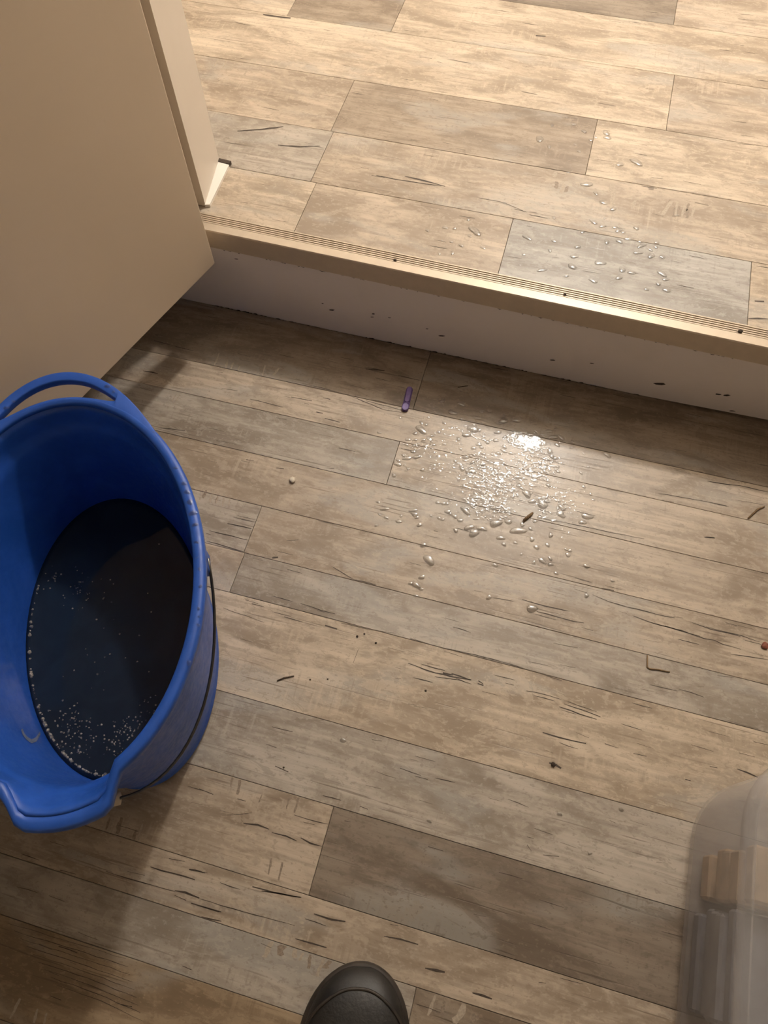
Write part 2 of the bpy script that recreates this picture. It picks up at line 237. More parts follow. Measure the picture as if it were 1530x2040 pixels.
CRACKS_LOWER = [([(0.2608,0.4197),(0.2912,0.4183),(0.3025,0.4186),(0.3152,0.4172),(0.3328,0.4156),(0.347,0.4163),(0.3584,0.4133),(0.3701,0.4135),(0.3825,0.4124)],0.00077),([(0.3151,0.4337),(0.3404,0.4316),(0.3653,0.4315),(0.3815,0.431)],0.00056),([(0.3878,0.428),(0.4088,0.4269)],0.00048),([(0.3707,0.4026),(0.3975,0.4058),(0.4193,0.4071)],0.00055),([(0.3547,0.3673),(0.381,0.3718),(0.3979,0.3719),(0.4207,0.3717)],0.00047),([(0.3062,0.3355),(0.3232,0.335),(0.339,0.3336)],0.0004),([(0.0805,0.406),(0.1132,0.4052),(0.1482,0.4066)],0.00071),([(0.1034,0.3936),(0.1356,0.3938),(0.1561,0.393),(0.1703,0.3947)],0.00071),([(0.1755,0.4397),(0.1996,0.4349),(0.2259,0.434),(0.2519,0.4337),(0.292,0.4344)],0.00064),([(0.2359,0.4224),(0.2592,0.4193),(0.2963,0.4184),(0.3275,0.4167)],0.00063),([(0.1855,0.4521),(0.1972,0.453),(0.2045,0.4533)],0.00143),([(0.3346,0.4334),(0.3823,0.4325),(0.4074,0.4301)],0.00049),([(0.0437,0.3105),(0.0784,0.3095),(0.1156,0.3083),(0.1528,0.3055)],0.00069),([(0.0078,0.277),(0.0343,0.274)],0.00075),([(0.0148,0.2716),(0.0325,0.2691)],0.00054),([(0.2492,0.6293),(0.2953,0.6324),(0.3503,0.6343)],0.00053),([(0.3234,0.6697),(0.3694,0.6745),(0.4093,0.674)],0.00077),([(0.0869,0.5403),(0.133,0.5437),(0.1791,0.5437),(0.2365,0.5468)],0.00049),([(0.0402,0.3983),(0.0697,0.3999)],0.00054),([(0.1334,0.3544),(0.1675,0.3561)],0.00045),([(0.3242,0.5739),(0.3361,0.5746)],0.00148),([(0.1095,0.2797),(0.1344,0.2815),(0.1568,0.2805)],0.00067),([(0.1213,0.2765),(0.1493,0.2756)],0.0005),([(0.1603,0.2758),(0.1882,0.2735),(0.2103,0.2711)],0.00067),([(0.1557,0.2703),(0.1835,0.268),(0.2055,0.267)],0.00067),([(0.159,0.2669),(0.1784,0.2658)],0.00053),([(0.1652,0.2799),(0.2042,0.2764)],0.00047),([(0.1402,0.2314),(0.1621,0.2305),(0.1809,0.2316),(0.1969,0.2327)],0.00098),([(0.1632,0.224),(0.1876,0.2226)],0.00046),([(0.2202,0.2382),(0.2377,0.2371)],0.00065),([(0.2377,0.2689),(0.2647,0.268)],0.00053),([(0.1543,0.1963),(0.1624,0.1958),(0.1708,0.1934)],0.00193),([(0.3246,0.2213),(0.331,0.2217)],0.00159),([(0.3869,0.2517),(0.4126,0.2484)],0.00128),([(0.1819,0.2427),(0.1997,0.2407)],0.00049),([(0.0808,0.2828),(0.092,0.283)],0.00054),([(0.1159,0.307),(0.1384,0.3072)],0.00054),([(0.2687,0.3309),(0.3042,0.3319)],0.0004),([(0.0452,0.2761),(0.0515,0.2734)],0.00169),([(0.1115,0.1394),(0.1383,0.1366)],0.00044),([(0.165,0.0878),(0.1849,0.0904)],0.00049),([(0.145,0.093),(0.1511,0.0875)],0.00043),([(-0.1999,0.0248),(-0.1819,0.0273),(-0.1671,0.027)],0.00094),([(-0.1621,0.0242),(-0.1436,0.0245),(-0.13,0.0234)],0.00093),([(-0.1262,0.028),(-0.112,0.0248),(-0.0964,0.0255)],0.00093),([(-0.1842,0.0994),(-0.1655,0.0972)],0.00097),([(-0.205,0.1227),(-0.1904,0.1213)],0.00066),([(-0.1417,0.0505),(-0.1228,0.0502),(-0.0967,0.0518)],0.00063),([(-0.1141,0.0815),(-0.09,0.0819)],0.00064),([(-0.066,0.0822),(-0.0551,0.081)],0.00063),([(-0.2171,0.0492),(-0.2065,0.0501)],0.00064),([(-0.1524,-0.0406),(-0.1328,-0.0375),(-0.1056,-0.0345)],0.0009),([(-0.2437,-0.0417),(-0.2234,-0.0396)],0.00076),([(-0.0282,0.1393),(-0.0009,0.1377)],0.00048),([(0.0174,0.1394),(0.0437,0.1405)],0.00048),([(-0.2046,0.1457),(-0.1766,0.1465)],0.0006),([(-0.0731,0.1639),(-0.06,0.1661)],0.00052),([(-0.2229,0.0283),(-0.1941,0.0386)],0.00038),([(-0.2731,0.0306),(-0.2569,0.0313)],0.00044),([(-0.2922,-0.052),(-0.2632,-0.051),(-0.2345,-0.0501)],0.00092),([(-0.2536,-0.0678),(-0.2409,-0.0666),(-0.2224,-0.0671)],0.00121),([(-0.2298,-0.0747),(-0.2141,-0.0749),(-0.1911,-0.0741)],0.0009),([(-0.2458,-0.0417),(-0.2382,-0.0407),(-0.2253,-0.04)],0.00107),([(-0.343,-0.0706),(-0.295,-0.0701),(-0.2532,-0.0688)],0.00049),([(-0.222,-0.0681),(-0.1655,-0.067),(-0.1028,-0.0641)],0.00042),([(-0.2746,-0.0367),(-0.254,-0.0346)],0.00062),([(-0.1653,-0.0391),(-0.1372,-0.0381),(-0.1049,-0.0349)],0.00091),([(-0.2129,-0.0845),(-0.1875,-0.0834)],0.00066),([(-0.4311,-0.152),(-0.3631,-0.1502),(-0.281,-0.1483)],0.00024),([(-0.4203,-0.1573),(-0.3538,-0.1558),(-0.2755,-0.1547)],0.00033),([(-0.4095,-0.1626),(-0.3445,-0.1613),(-0.2701,-0.1611)],0.00024),([(-0.3988,-0.1678),(-0.3354,-0.1668),(-0.2647,-0.1675)],0.00032),([(-0.3883,-0.1729),(-0.3263,-0.1722),(-0.2594,-0.1737)],0.00023),([(-0.3778,-0.178),(-0.3173,-0.1776),(-0.2541,-0.18)],0.00032),([(-0.3674,-0.1831),(-0.3083,-0.1829),(-0.2488,-0.1862)],0.00023),([(-0.357,-0.1881),(-0.2995,-0.1882),(-0.2436,-0.1923)],0.00032),([(-0.3468,-0.1931),(-0.2907,-0.1935),(-0.2385,-0.1984)],0.00023),([(-0.0849,-0.0467),(-0.0642,-0.0466),(-0.0466,-0.0447)],0.00104),([(0.0009,-0.0469),(0.0195,-0.0449),(0.0419,-0.0449)],0.00088),([(0.0553,-0.0656),(0.0688,-0.0639),(0.078,-0.0634)],0.00144),([(0.1126,-0.0746),(0.1239,-0.074),(0.1352,-0.0742)],0.00142),([(-0.0981,-0.0772),(-0.0791,-0.0761),(-0.0599,-0.076)],0.00088),([(-0.2173,-0.0752),(-0.1949,-0.0748)],0.00075),([(-0.3629,0.4225),(-0.3274,0.4231)],0.00076),([(-0.3682,0.4104),(-0.3298,0.412)],0.00091),([(-0.3905,0.3922),(-0.3293,0.393)],0.00075),([(-0.387,0.3751),(-0.3286,0.3737)],0.00067),([(-0.3582,0.4273),(-0.3291,0.428)],0.00057),([(-0.2651,0.3189),(-0.234,0.3177)],0.00058),([(-0.2218,0.3179),(-0.1911,0.3167),(-0.1699,0.3162)],0.00064),([(-0.289,0.2997),(-0.2707,0.2999)],0.00086),([(-0.2542,0.2965),(-0.23,0.2968)],0.00057),([(-0.2996,0.3032),(-0.2806,0.302)],0.00054),([(-0.2379,0.2931),(-0.2105,0.2928)],0.00057),([(-0.1576,0.3055),(-0.1107,0.3074),(-0.0821,0.3106)],0.00046),([(-0.2733,0.4063),(-0.2563,0.4126)],0.00075),([(-0.2845,0.3744),(-0.2763,0.3783)],0.00221),([(-0.1937,0.3838),(-0.1597,0.3732),(-0.1264,0.374)],0.00073),([(-0.0584,0.3094),(-0.0088,0.3078),(0.0336,0.3104),(0.0705,0.31)],0.00063),([(-0.0525,0.2753),(-0.0144,0.271),(0.0357,0.2745)],0.00082),([(-0.0361,0.2782),(-0.0017,0.2774)],0.00062),([(-0.0131,0.2656),(0.0197,0.2702),(0.0368,0.2691)],0.00061),([(-0.0037,0.2739),(0.0102,0.2748)],0.0017),([(0.0445,0.2726),(0.053,0.2721)],0.00169),([(-0.3261,0.2834),(-0.2631,0.2786)],0.00039),([(-0.1788,0.2967),(-0.1606,0.2955)],0.00141),([(-0.1251,0.2556),(-0.1236,0.2753)],0.00048),([(-0.3494,0.6553),(-0.3144,0.6569)],0.00083),([(-0.4136,0.6344),(-0.3546,0.6327)],0.00066),([(-0.3206,0.6864),(-0.2583,0.6833),(-0.1941,0.6697),(-0.1666,0.6725)],0.00067),([(-0.2832,0.629),(-0.2577,0.6283)],0.00097),([(-0.2983,0.6669),(-0.2856,0.6676)],0.00124),([(-0.3002,0.6377),(-0.2893,0.6383)],0.00143),([(-0.2285,0.6797),(-0.1677,0.6767)],0.00058),([(-0.6068,0.6425),(-0.5801,0.6435)],0.00106),([(-0.5751,0.7044),(-0.5402,0.7031)],0.00086),([(-0.3793,0.5232),(-0.3673,0.5247)],0.00099),([(-0.2526,0.5412),(-0.241,0.5433)],0.00098),([(-0.534,0.5436),(-0.494,0.5487)],0.00101),([(-0.3288,0.5209),(-0.3169,0.5223)],0.00118),([(-0.2463,0.7419),(-0.215,0.7462)],0.00126),([(0.2634,0.6852),(0.2753,0.6869)],0.00039),([(0.3361,0.6886),(0.3491,0.6899)],0.00038),([(0.3197,0.6697),(0.3373,0.6709),(0.3537,0.6717)],0.00061),([(0.3222,0.5724),(0.3369,0.5743)],0.00111),([(0.3564,0.6463),(0.3795,0.649),(0.4094,0.6501)],0.00038),([(-0.2494,0.745),(-0.2284,0.7462),(-0.2157,0.746)],0.00084),([(-0.1908,0.743),(-0.1542,0.742)],0.00067)]
CRACKS_UPPER = [([(-0.6248,1.373),(-0.5699,1.3746)],0.00432),([(-0.303,0.9939),(-0.2816,0.995)],0.00163),([(-0.2504,1.0053),(-0.216,1.003),(-0.1815,0.9986)],0.00204),([(-0.2964,0.996),(-0.2639,0.9945),(-0.1877,0.9977)],0.00123),([(-0.1225,0.9855),(-0.0831,0.9862),(-0.0506,0.9757)],0.0008),([(0.3076,0.8767),(0.3207,0.8793)],0.00289),([(0.2998,0.8406),(0.3279,0.8472)],0.00214),([(-0.0642,0.9759),(-0.0454,0.9741)],0.00158),([(-0.1114,1.4339),(-0.0938,1.4365)],0.00371),([(-0.5535,1.0421),(-0.5157,1.0568),(-0.4816,1.0729)],0.00257),([(-0.4753,1.026),(-0.438,1.0308),(-0.4059,1.0415)],0.00211)]
SAW_LIGHT_LOWER = [(-0.497,0.7104,-0.4953,0.6841,0.0019),(-0.4775,0.6991,-0.4749,0.6835,0.0029),(-0.4669,0.6978,-0.4656,0.6839,0.0022),(-0.4534,0.6932,-0.453,0.6832,0.0019),(-0.4129,0.706,-0.4096,0.6826,0.0016),(-0.3881,0.7064,-0.3921,0.6893,0.0031),(-0.5289,0.6135,-0.5298,0.5919,0.0012),(-0.5341,0.6141,-0.5365,0.596,0.0012),(-0.4258,0.4564,-0.423,0.4369,0.0022),(-0.41,0.4588,-0.4067,0.4377,0.0035),(-0.3996,0.4579,-0.397,0.4384,0.0016),(-0.3907,0.4566,-0.3861,0.4359,0.0025),(-0.3792,0.4523,-0.3772,0.4383,0.0016),(-0.3593,-0.012,-0.3577,-0.0274,0.0018),(-0.3395,-0.0066,-0.3376,-0.0291,0.0031),(-0.3218,-0.0091,-0.3187,-0.0287,0.002),(-0.123,-0.0861,-0.1262,-0.1044,0.0046),(-0.0938,-0.0864,-0.0943,-0.0957,0.0041),(-0.0849,-0.088,-0.0868,-0.0967,0.0023),(-0.06,-0.0872,-0.0623,-0.106,0.003),(0.0733,-0.0874,0.0694,-0.1087,0.0027),(0.1063,-0.087,0.0997,-0.1079,0.0061),(-0.3812,-0.216,-0.383,-0.2365,0.0021),(-0.3576,-0.2195,-0.3557,-0.2329,0.0023),(-0.3458,-0.2203,-0.3442,-0.2307,0.0016)]
SAW_DARK_LOWER = [(-0.1547,0.0692,-0.1538,0.0545,0.0018),(-0.1431,0.0711,-0.1424,0.0527,0.0023),(-0.1594,0.0629,-0.1603,0.054,0.0),(-0.2225,0.0748,-0.219,0.0542,0.0023),(-0.2326,0.0759,-0.2312,0.061,0.0018),(-0.1891,0.0623,-0.1895,0.0522,0.0013),(-0.3494,-0.0093,-0.3476,-0.0282,0.0043),(-0.3263,-0.0176,-0.3247,-0.0304,0.0025),(-0.3642,-0.0133,-0.3631,-0.0276,0.0023),(-0.1532,-0.0035,-0.1508,-0.0214,0.0017),(-0.1385,-0.0042,-0.1368,-0.0244,0.002),(-0.1101,-0.0847,-0.1103,-0.0981,0.0057),(-0.0528,-0.0873,-0.0559,-0.0962,0.0045),(-0.0754,-0.0874,-0.0745,-0.1013,0.0034),(0.0836,-0.0874,0.0838,-0.1028,0.0033),(0.121,-0.0925,0.1188,-0.103,0.0055),(-0.4206,0.4559,-0.4198,0.4414,0.0031),(-0.3998,0.4541,-0.3985,0.438,0.0019)]
SAW_LIGHT_UPPER = [(-0.6575,1.2204,-0.6571,1.2009,0.0017),(-0.6409,1.219,-0.6405,1.1996,0.002),(-0.6243,1.2176,-0.6248,1.1953,0.003),(-0.5949,1.2196,-0.596,1.189,0.0023),(-0.5744,1.1304,-0.5733,1.0997,0.0023),(-0.3691,1.0157,-0.3674,0.9795,0.003),(-0.335,1.0622,-0.3319,1.0346,0.0038),(-0.2432,1.0622,-0.2523,1.0367,0.0068),(-0.2194,1.0544,-0.2191,1.0407,0.0038),(-0.0142,1.0789,-0.0165,1.0642,0.0047),(0.0022,1.0524,0.0011,1.0301,0.0041),(0.0796,1.0725,0.0831,1.0245,0.0073),(0.1168,1.044,0.1139,1.0219,0.0036),(0.173,1.0559,0.1621,1.0213,0.0045),(0.0365,1.0836,0.0341,1.0746,0.0037),(0.1814,1.059,0.1807,1.0241,0.0028),(0.1933,1.0562,0.1906,1.021,0.0024),(0.209,1.0545,0.2042,1.0188,0.0027)]
SAW_DARK_UPPER = [(-0.0094,1.0549,-0.0085,1.0386,0.0055),(0.0084,1.0485,0.0078,1.0346,0.0037),(0.1826,1.0477,0.1798,1.0207,0.0063),(0.199,1.044,0.199,1.0231,0.0045),(0.1379,1.0821,0.137,1.0736,0.0082),(0.1697,1.0588,0.1685,1.0382,0.0032),(0.199,1.0577,0.1967,1.0397,0.0024)]
RISER_CHIPS = [(-0.3373,0.0635,0.0034),(-0.3216,0.0524,0.0068),(-0.2502,0.063,0.0034),(-0.2522,0.0553,0.0034),(-0.1336,0.0449,0.0076),(0.0499,0.0417,0.0051),(0.1101,0.0535,0.0042),(0.2233,0.0386,0.0119),(0.3104,0.0426,0.0059),(0.3221,0.0441,0.0068),(0.3446,0.0103,0.0059),(-0.4768,0.1256,0.0042),(-0.2502,0.0642,0.0034),(-0.223,0.0624,0.0034),(-0.1594,0.0544,0.0034)]
RIM_BEADS = [(-0.3414,0.3404,0.002),(-0.3247,0.3245,0.0025),(-0.3174,0.3154,0.0027),(-0.3096,0.3047,0.003),(-0.3013,0.293,0.0032),(-0.2941,0.2807,0.0024),(-0.2848,0.2619,0.0019),(-0.2773,0.246,0.0016),(-0.2709,0.2343,0.0018),(-0.2626,0.2164,0.0018),(-0.2552,0.1938,0.0015),(-0.2511,0.1862,0.0013),(-0.2487,0.1776,0.0015),(-0.2434,0.1395,0.0022),(-0.2519,0.0481,0.0012),(-0.3837,0.3784,0.0014),(-0.4621,0.4237,0.0027),(-0.4519,0.4182,0.0018),(-0.5598,0.3754,0.0018),(-0.5633,0.365,0.0023)]
SCUFF = [[(127.45,0.156),(130.07,0.158),(132.16,0.156),(133.79,0.15),(132.43,0.136),(128.26,0.117)],[(126.57,0.151),(128.98,0.1525),(130.54,0.15),(131.64,0.1445),(130.24,0.1325),(126.68,0.1145)]]

# ---------------------------------------------------------------- floors: one object per plank
ZU = 0.172
LIGHT, TAN, GREY, BROWN, DARK, GOLD, SLATE = ((0.50, 0.415, 0.32), (0.44, 0.362, 0.282), (0.40, 0.35, 0.295), (0.31, 0.247, 0.187), (0.235, 0.188, 0.145), (0.33, 0.245, 0.16), (0.365, 0.345, 0.32))
LOWER = [  # y0, y1, [(x0, x1, tone)...]
 (0.683, 0.822, [(-1.1, -0.70, TAN), (-0.70, -0.150, BROWN), (-0.150, 0.66, BROWN), (0.66, 1.3, TAN)]),
 (0.618, 0.683, [(-1.1, -0.80, GREY), (-0.80, 0.55, TAN), (0.55, 1.3, BROWN)]),
 (0.537, 0.618, [(-1.1, -0.66, TAN), (-0.66, -0.155, GREY), (-0.155, 0.62, TAN), (0.62, 1.3, GREY)]),
 (0.452, 0.537, [(-1.1, -0.75, BROWN), (-0.75, 0.47, TAN), (0.47, 1.3, LIGHT)]),
 (0.372, 0.452, [(-1.1, -0.328, GREY), (-0.328, 0.70, TAN), (0.70, 1.3, GREY)]),
 (0.308, 0.372, [(-1.1, -0.326, TAN), (-0.326, 0.58, GREY), (0.58, 1.3, BROWN)]),
 (0.172, 0.308, [(-1.1, -0.85, GREY), (-0.85, 0.64, LIGHT), (0.64, 1.3, TAN)]),
 (0.073, 0.172, [(-1.1, -0.62, TAN), (-0.62, 0.56, GREY), (0.56, 1.3, BROWN)]),
 (-0.030, 0.073, [(-1.1, -0.097, TAN), (-0.097, 0.78, DARK), (0.78, 1.3, GREY)]),
 (-0.086, -0.030, [(-1.1, -0.70, GREY), (-0.70, 0.60, TAN), (0.60, 1.3, GREY)]),
 (-0.146, -0.086, [(-1.1, 0.05, GREY), (0.05, 1.3, BROWN)]),
 (-0.240, -0.146, [(-1.1, 0.02, GOLD), (0.02, 1.3, TAN)]),
]
y = -0.240
tones = [TAN, GREY, BROWN, LIGHT, GREY, TAN, DARK]
k = 0
while y > -1.6:
    w = (0.10, 0.07, 0.13)[k % 3]
    x = -1.1 - rnd.random() * 0.5; seg = []
    while x < 1.3:
        x2 = x + 0.9 + rnd.random() * 0.3
        seg.append((max(x, -1.1), min(x2, 1.3), tones[(k * 3 + len(seg)) % 7])); x = x2
    LOWER.append((max(-1.6, y - w), y, seg)); y -= w; k += 1
UPPER = [
 (0.812, 0.955, [(-0.95, -0.385, LIGHT), (-0.385, -0.062, TAN), (-0.062, 0.300, SLATE), (0.300, 0.90, LIGHT), (0.90, 1.9, GREY)]),
 (0.955, 1.082, [(-0.95, -0.395, GREY), (-0.395, 0.62, TAN), (0.62, 1.9, BROWN)]),
 (1.082, 1.225, [(-0.95, -0.400, TAN), (-0.400, 0.032, BROWN), (0.032, 0.95, LIGHT), (0.95, 1.9, GREY)]),
 (1.225, 1.380, [(-0.95, 0.147, LIGHT), (0.147, 1.0, TAN), (1.0, 1.9, GREY)]),
 (1.380, 1.530, [(-0.95, -0.580, LIGHT), (-0.580, -0.375, BROWN), (-0.375, 0.60, LIGHT), (0.60, 1.9, TAN)]),
]
y = 1.530; k = 2
while y < 3.4:
    w = (0.14, 0.10, 0.15)[k % 3]
    x = -0.95 - rnd.random() * 0.5; seg = []
    while x < 1.9:
        x2 = x + 0.9 + rnd.random() * 0.3
        seg.append((max(x, -0.95), min(x2, 1.9), tones[(k * 3 + len(seg)) % 7])); x = x2
    UPPER.append((y, min(3.4, y + w), seg)); y += w; k += 1

floor = tag(obj('floor', newbox(-1.1, 1.3, -1.6, 0.83, -0.05, -0.0032), M_SUB), 'lower floor of weathered wood-look planks', None, None, 'structure')
floor_upper = tag(obj('floor_upper', newbox(-0.95, 1.9, 0.812, 3.4, 0.02, ZU - 0.0032), M_SUB), 'raised floor of weathered wood-look planks above the step', None, None, 'structure')
PLANKS = []
def lay(rows, z, parent):
    for (y0, y1, segs) in rows:
        for (x0, x1, tone) in segs:
            if x1 - x0 < 0.03: continue
            g = 0.0003
            cx, cy = (x0 + x1) / 2, (y0 + y1) / 2
            hx, hy = (x1 - x0) / 2 - g, (y1 - y0) / 2 - g
            o = obj('plank', newbox(-hx, hx, -hy, hy, -0.0032, 0.0, bev=0.0004), M_PLANK, parent, loc=(cx, cy, z + rnd.uniform(-0.00008, 0.00008)))
            f = rnd.uniform(0.96, 1.05)
            o.color = (tone[0] * f, tone[1] * f, tone[2] * f, 1)
            PLANKS.append((x0, x1, y0, y1, z, o))
lay(LOWER, 0.0, floor)
lay(UPPER, ZU, floor_upper)
def find_plank(x, y, z):
    for p in PLANKS:
        if p[4] == z and p[0] <= x < p[1] and p[2] <= y < p[3]: return p
    return None
MARKS = {}
def put(poly, z, m, name, dz=0.00025):
    cx = sum(p[0] for p in poly) / len(poly); cy = sum(p[1] for p in poly) / len(poly)
    p = find_plank(cx, cy, z)
    if not p: return
    key = (id(p[5]), name)
    if key not in MARKS: MARKS[key] = (bmesh.new(), p[5], m, name)
    bm = MARKS[key][0]
    ox, oy, _ = p[5].location
    e = 0.0009
    pts = []
    for (x, y) in poly:
        pts.append((min(max(x, p[0] + e), p[1] - e) - ox, min(max(y, p[2] + e), p[3] - e) - oy, dz))
    try: bm.faces.new([bm.verts.new(q) for q in pts])
    except ValueError: pass
def crack(line, hw, z):
    # subdivided, jittered and tapered sliver
    pts = []
    for (a, b) in zip(line, line[1:]):
        n = max(1, int(math.hypot(b[0] - a[0], b[1] - a[1]) / 0.012))
        for i in range(n): pts.append((a[0] + (b[0] - a[0]) * i / n, a[1] + (b[1] - a[1]) * i / n))
    pts.append(line[-1])
    n = len(pts); W = []
    for i in range(n):
        t = i / (n - 1) if n > 1 else 0
        W.append(max(0.00012, hw * (0.35 + 0.65 * math.sin(math.pi * (0.08 + 0.84 * t))) * rnd.uniform(0.6, 1.25)))
    pts = [(x + rnd.uniform(-1, 1) * 0.0004, y + rnd.uniform(-1, 1) * 0.0005) for x, y in pts]
    for i in range(n - 1):
        (xa, ya), (xb, yb) = pts[i], pts[i + 1]
        dx, dy = xb - xa, yb - ya; l = math.hypot(dx, dy) or 1; nx, ny = -dy / l, dx / l
        put([(xa - nx * W[i], ya - ny * W[i]), (xb - nx * W[i + 1], yb - ny * W[i + 1]), (xb + nx * W[i + 1], yb + ny * W[i + 1]), (xa + nx * W[i], ya + ny * W[i])], z, M_CRACK, 'grain_crack')
def sawmark(s, z, m, name, dz):
    x0, y0, x1, y1, w = s
    w *= 0.8
    n = 5; L = []; R = []
    for i in range(n + 1):
        t = i / n; ww = w * rnd.uniform(0.55, 1.1) * (0.7 if i in (0, n) else 1)
        jx = rnd.uniform(-0.3, 0.3) * w
        L.append((x0 + (x1 - x0) * t - ww + jx, y0 + (y1 - y0) * t)); R.append((x0 + (x1 - x0) * t + ww + jx, y0 + (y1 - y0) * t))
    for i in range(n): put([L[i + 1], R[i + 1], R[i], L[i]], z, m, name, dz)
for line, hw in CRACKS_LOWER: crack(line, hw, 0.0)
for line, hw in CRACKS_UPPER: crack(line, hw * 0.7, ZU)
for s in SAW_DARK_LOWER: sawmark(s, 0.0, M_SAWD, 'saw_mark_dark', 0.00015)
for s in SAW_DARK_UPPER: sawmark(s, ZU, M_SAWD, 'saw_mark_dark', 0.00015)
for s in SAW_LIGHT_LOWER: sawmark(s, 0.0, M_SAWL, 'saw_mark', 0.0002)
for s in SAW_LIGHT_UPPER: sawmark(s, ZU, M_SAWL, 'saw_mark', 0.0002)
for p in PLANKS:   # scattered short checks in every plank
    n = int((p[1] - p[0]) * (p[3] - p[2]) * 260)
    for i in range(n):
        x = rnd.uniform(p[0], p[1] - 0.03); yy = rnd.uniform(p[2], p[3]); l = rnd.uniform(0.006, 0.03)
        crack([(x, yy), (x + l, yy + rnd.uniform(-0.0012, 0.0012))], rnd.choice((0.0003, 0.0004, 0.0006)), p[4])
for bm, par, m, name in MARKS.values():
    bmesh.ops.recalc_face_normals(bm, faces=bm.faces)
    for f in bm.faces:
        if f.normal.z < 0: f.normal_flip()
    obj(name, bm, m, par)

# ---------------------------------------------------------------- step: riser and nosing
def riser_y(x): return 0.8055 - 0.0035 * x
riser = thing('trim_1', 'pale mauve painted riser board of the step, chipped along its face', None, (0, 0, 0), 0, None, 'structure')
bm = bmesh.new()
xs = [-0.62 + i * 0.02 for i in range(65)]
front_b, front_t, back_b, back_t = [], [], [], []
for x in xs:
    lift = max(0.0, (x - 0.2) * 0.028) + (0.0012 * (0.5 + 0.5 * noise.noise((x * 60, 3.1, 0))))
    yy = riser_y(x)
    front_b.append((x, yy, lift)); front_t.append((x, yy, 0.168)); back_t.append((x, yy + 0.016, 0.168)); back_b.append((x, yy + 0.016, lift))
loft(bm, [front_b, front_t, back_t, back_b], closed=False)
bmesh.ops.recalc_face_normals(bm, faces=bm.faces)
obj('riser_board', bm, M_RISER, riser)
bm = bmesh.new()
for (x, z, r) in RISER_CHIPS:
    n = 7; pts = []
    for i in range(n):
        a = 2 * math.pi * i / n; rr = r * 0.42 * rnd.uniform(0.55, 1.2)
        pts.append((x + rr * 1.9 * math.cos(a) + rr * 0.9 * math.sin(a), riser_y(x) - 0.0005, z + rr * 0.75 * math.sin(a)))
    vs = [bm.verts.new(q) for q in pts]; c = bm.verts.new((x, riser_y(x) - 0.0013, z))
    for i in range(n): bm.faces.new((vs[i], vs[(i + 1) % n], c))
obj('paint_chip', bm, M_DIRT, riser)
bm = bmesh.new()   # ragged grime where the board meets the floor
x = -0.55
while x < 0.62:
    l = rnd.uniform(0.004, 0.014); h = rnd.uniform(0.0008, 0.0035) * (1.2 if x < 0.2 else 0.5)
    y0 = riser_y(x) - 0.0008
    vs = [bm.verts.new(q) for q in ((x, y0, 0.0004), (x + l, y0, 0.0004), (x + l * 0.7, y0 - 0.0004, h), (x + l * 0.2, y0 - 0.0004, h * 0.7))]
    bm.faces.new(vs)
    x += l * rnd.uniform(0.6, 1.4)
obj('grime_edge', bm, M_DIRT, riser)

nose = thing('trim_2', 'gold metal stair nosing with ridged top along the step edge', None, (0, 0.7962, 0), -0.0187, None, 'structure')
bm = bmesh.new()
prof = [(0.0, 0.1415), (0.0004, 0.1735), (0.0016, 0.1752), (0.0155, 0.1755), (0.0160, 0.1738), (0.0365, 0.1733), (0.0370, 0.1690), (0.006, 0.1690), (0.006, 0.1415)]
rows = []
for x in (-0.545, 0.655): rows.append([(x, a, b) for a, b in prof])
loft(bm, rows, True, True, True)
bmesh.ops.recalc_face_normals(bm, faces=bm.faces)
nb = obj('nosing_profile', bm, M_NOSE, nose)
for i in range(5):
    y0 = 0.0168 + i * 0.0040
    obj('ridge', newbox(-0.545, 0.655, y0, y0 + 0.0024, 0.1730, 0.17475, bev=0.0004), M_NOSE, nose)
bm = bmesh.new()
for i in range(60):
    x = rnd.uniform(-0.5, 0.6); l = rnd.uniform(0.002, 0.008); h = rnd.uniform(0.0004, 0.0016)
    vs = [bm.verts.new(q) for q in ((x, -0.0005, 0.1416), (x + l, -0.0005, 0.1416), (x + l * 0.6, -0.0005, 0.1414 - h))]
    bm.faces.new(vs)
obj('caulk_bead', bm, M_DIRT, nose)

# ---------------------------------------------------------------- doorway frame, walls
def prism(poly, z0, z1):
    bm = bmesh.new()
    a = [bm.verts.new((x, y, z0)) for x, y in poly]; b = [bm.verts.new((x, y, z1)) for x, y in poly]
    n = len(poly)
    for i in range(n): bm.faces.new((a[i], a[(i + 1) % n], b[(i + 1) % n], b[i]))
    bm.faces.new(list(reversed(a))); bm.faces.new(b)
    bmesh.ops.recalc_face_normals(bm, faces=bm.faces)
    return bm
jamb = thing('trim_3', 'cream door jamb standing on the step beside the open door', None, (0, 0, 0), 0, None, 'structure')
obj('jamb_stop', prism([(-0.5385, 0.858), (-0.5555, 0.963), (-0.62, 0.963), (-0.62, 0.858)], ZU + 0.001, 2.2), M_JAMB, jamb)
obj('rabbet', prism([(-0.553, 0.800), (-0.553, 0.8581), (-0.62, 0.8581), (-0.62, 0.800)], 0.1755, 2.2), M_JAMB, jamb)
tag(obj('caulk_strip', prism([(-0.5385, 0.8565), (-0.531, 0.859), (-0.5345, 0.954), (-0.5545, 0.956)], ZU, ZU + 0.005), M_WHITE, jamb), 'white caulk at the jamb foot')
obj('gap_plug', prism([(-0.556, 0.9565), (-0.5345, 0.9550), (-0.534, 0.9625), (-0.5555, 0.964)], ZU, ZU + 0.006), M_DIRT, jamb)
for i, (z0, z1) in enumerate(((0.30, 0.38), (1.85, 1.95))):
    pass
jr = thing('trim_4', 'cream door jamb on the far right of the doorway', None, (0, 0, 0), 0, None, 'structure')
obj('jamb_stop', newbox(0.66, 0.74, 0.83, 0.963, ZU + 0.001, 2.2), M_JAMB, jr)
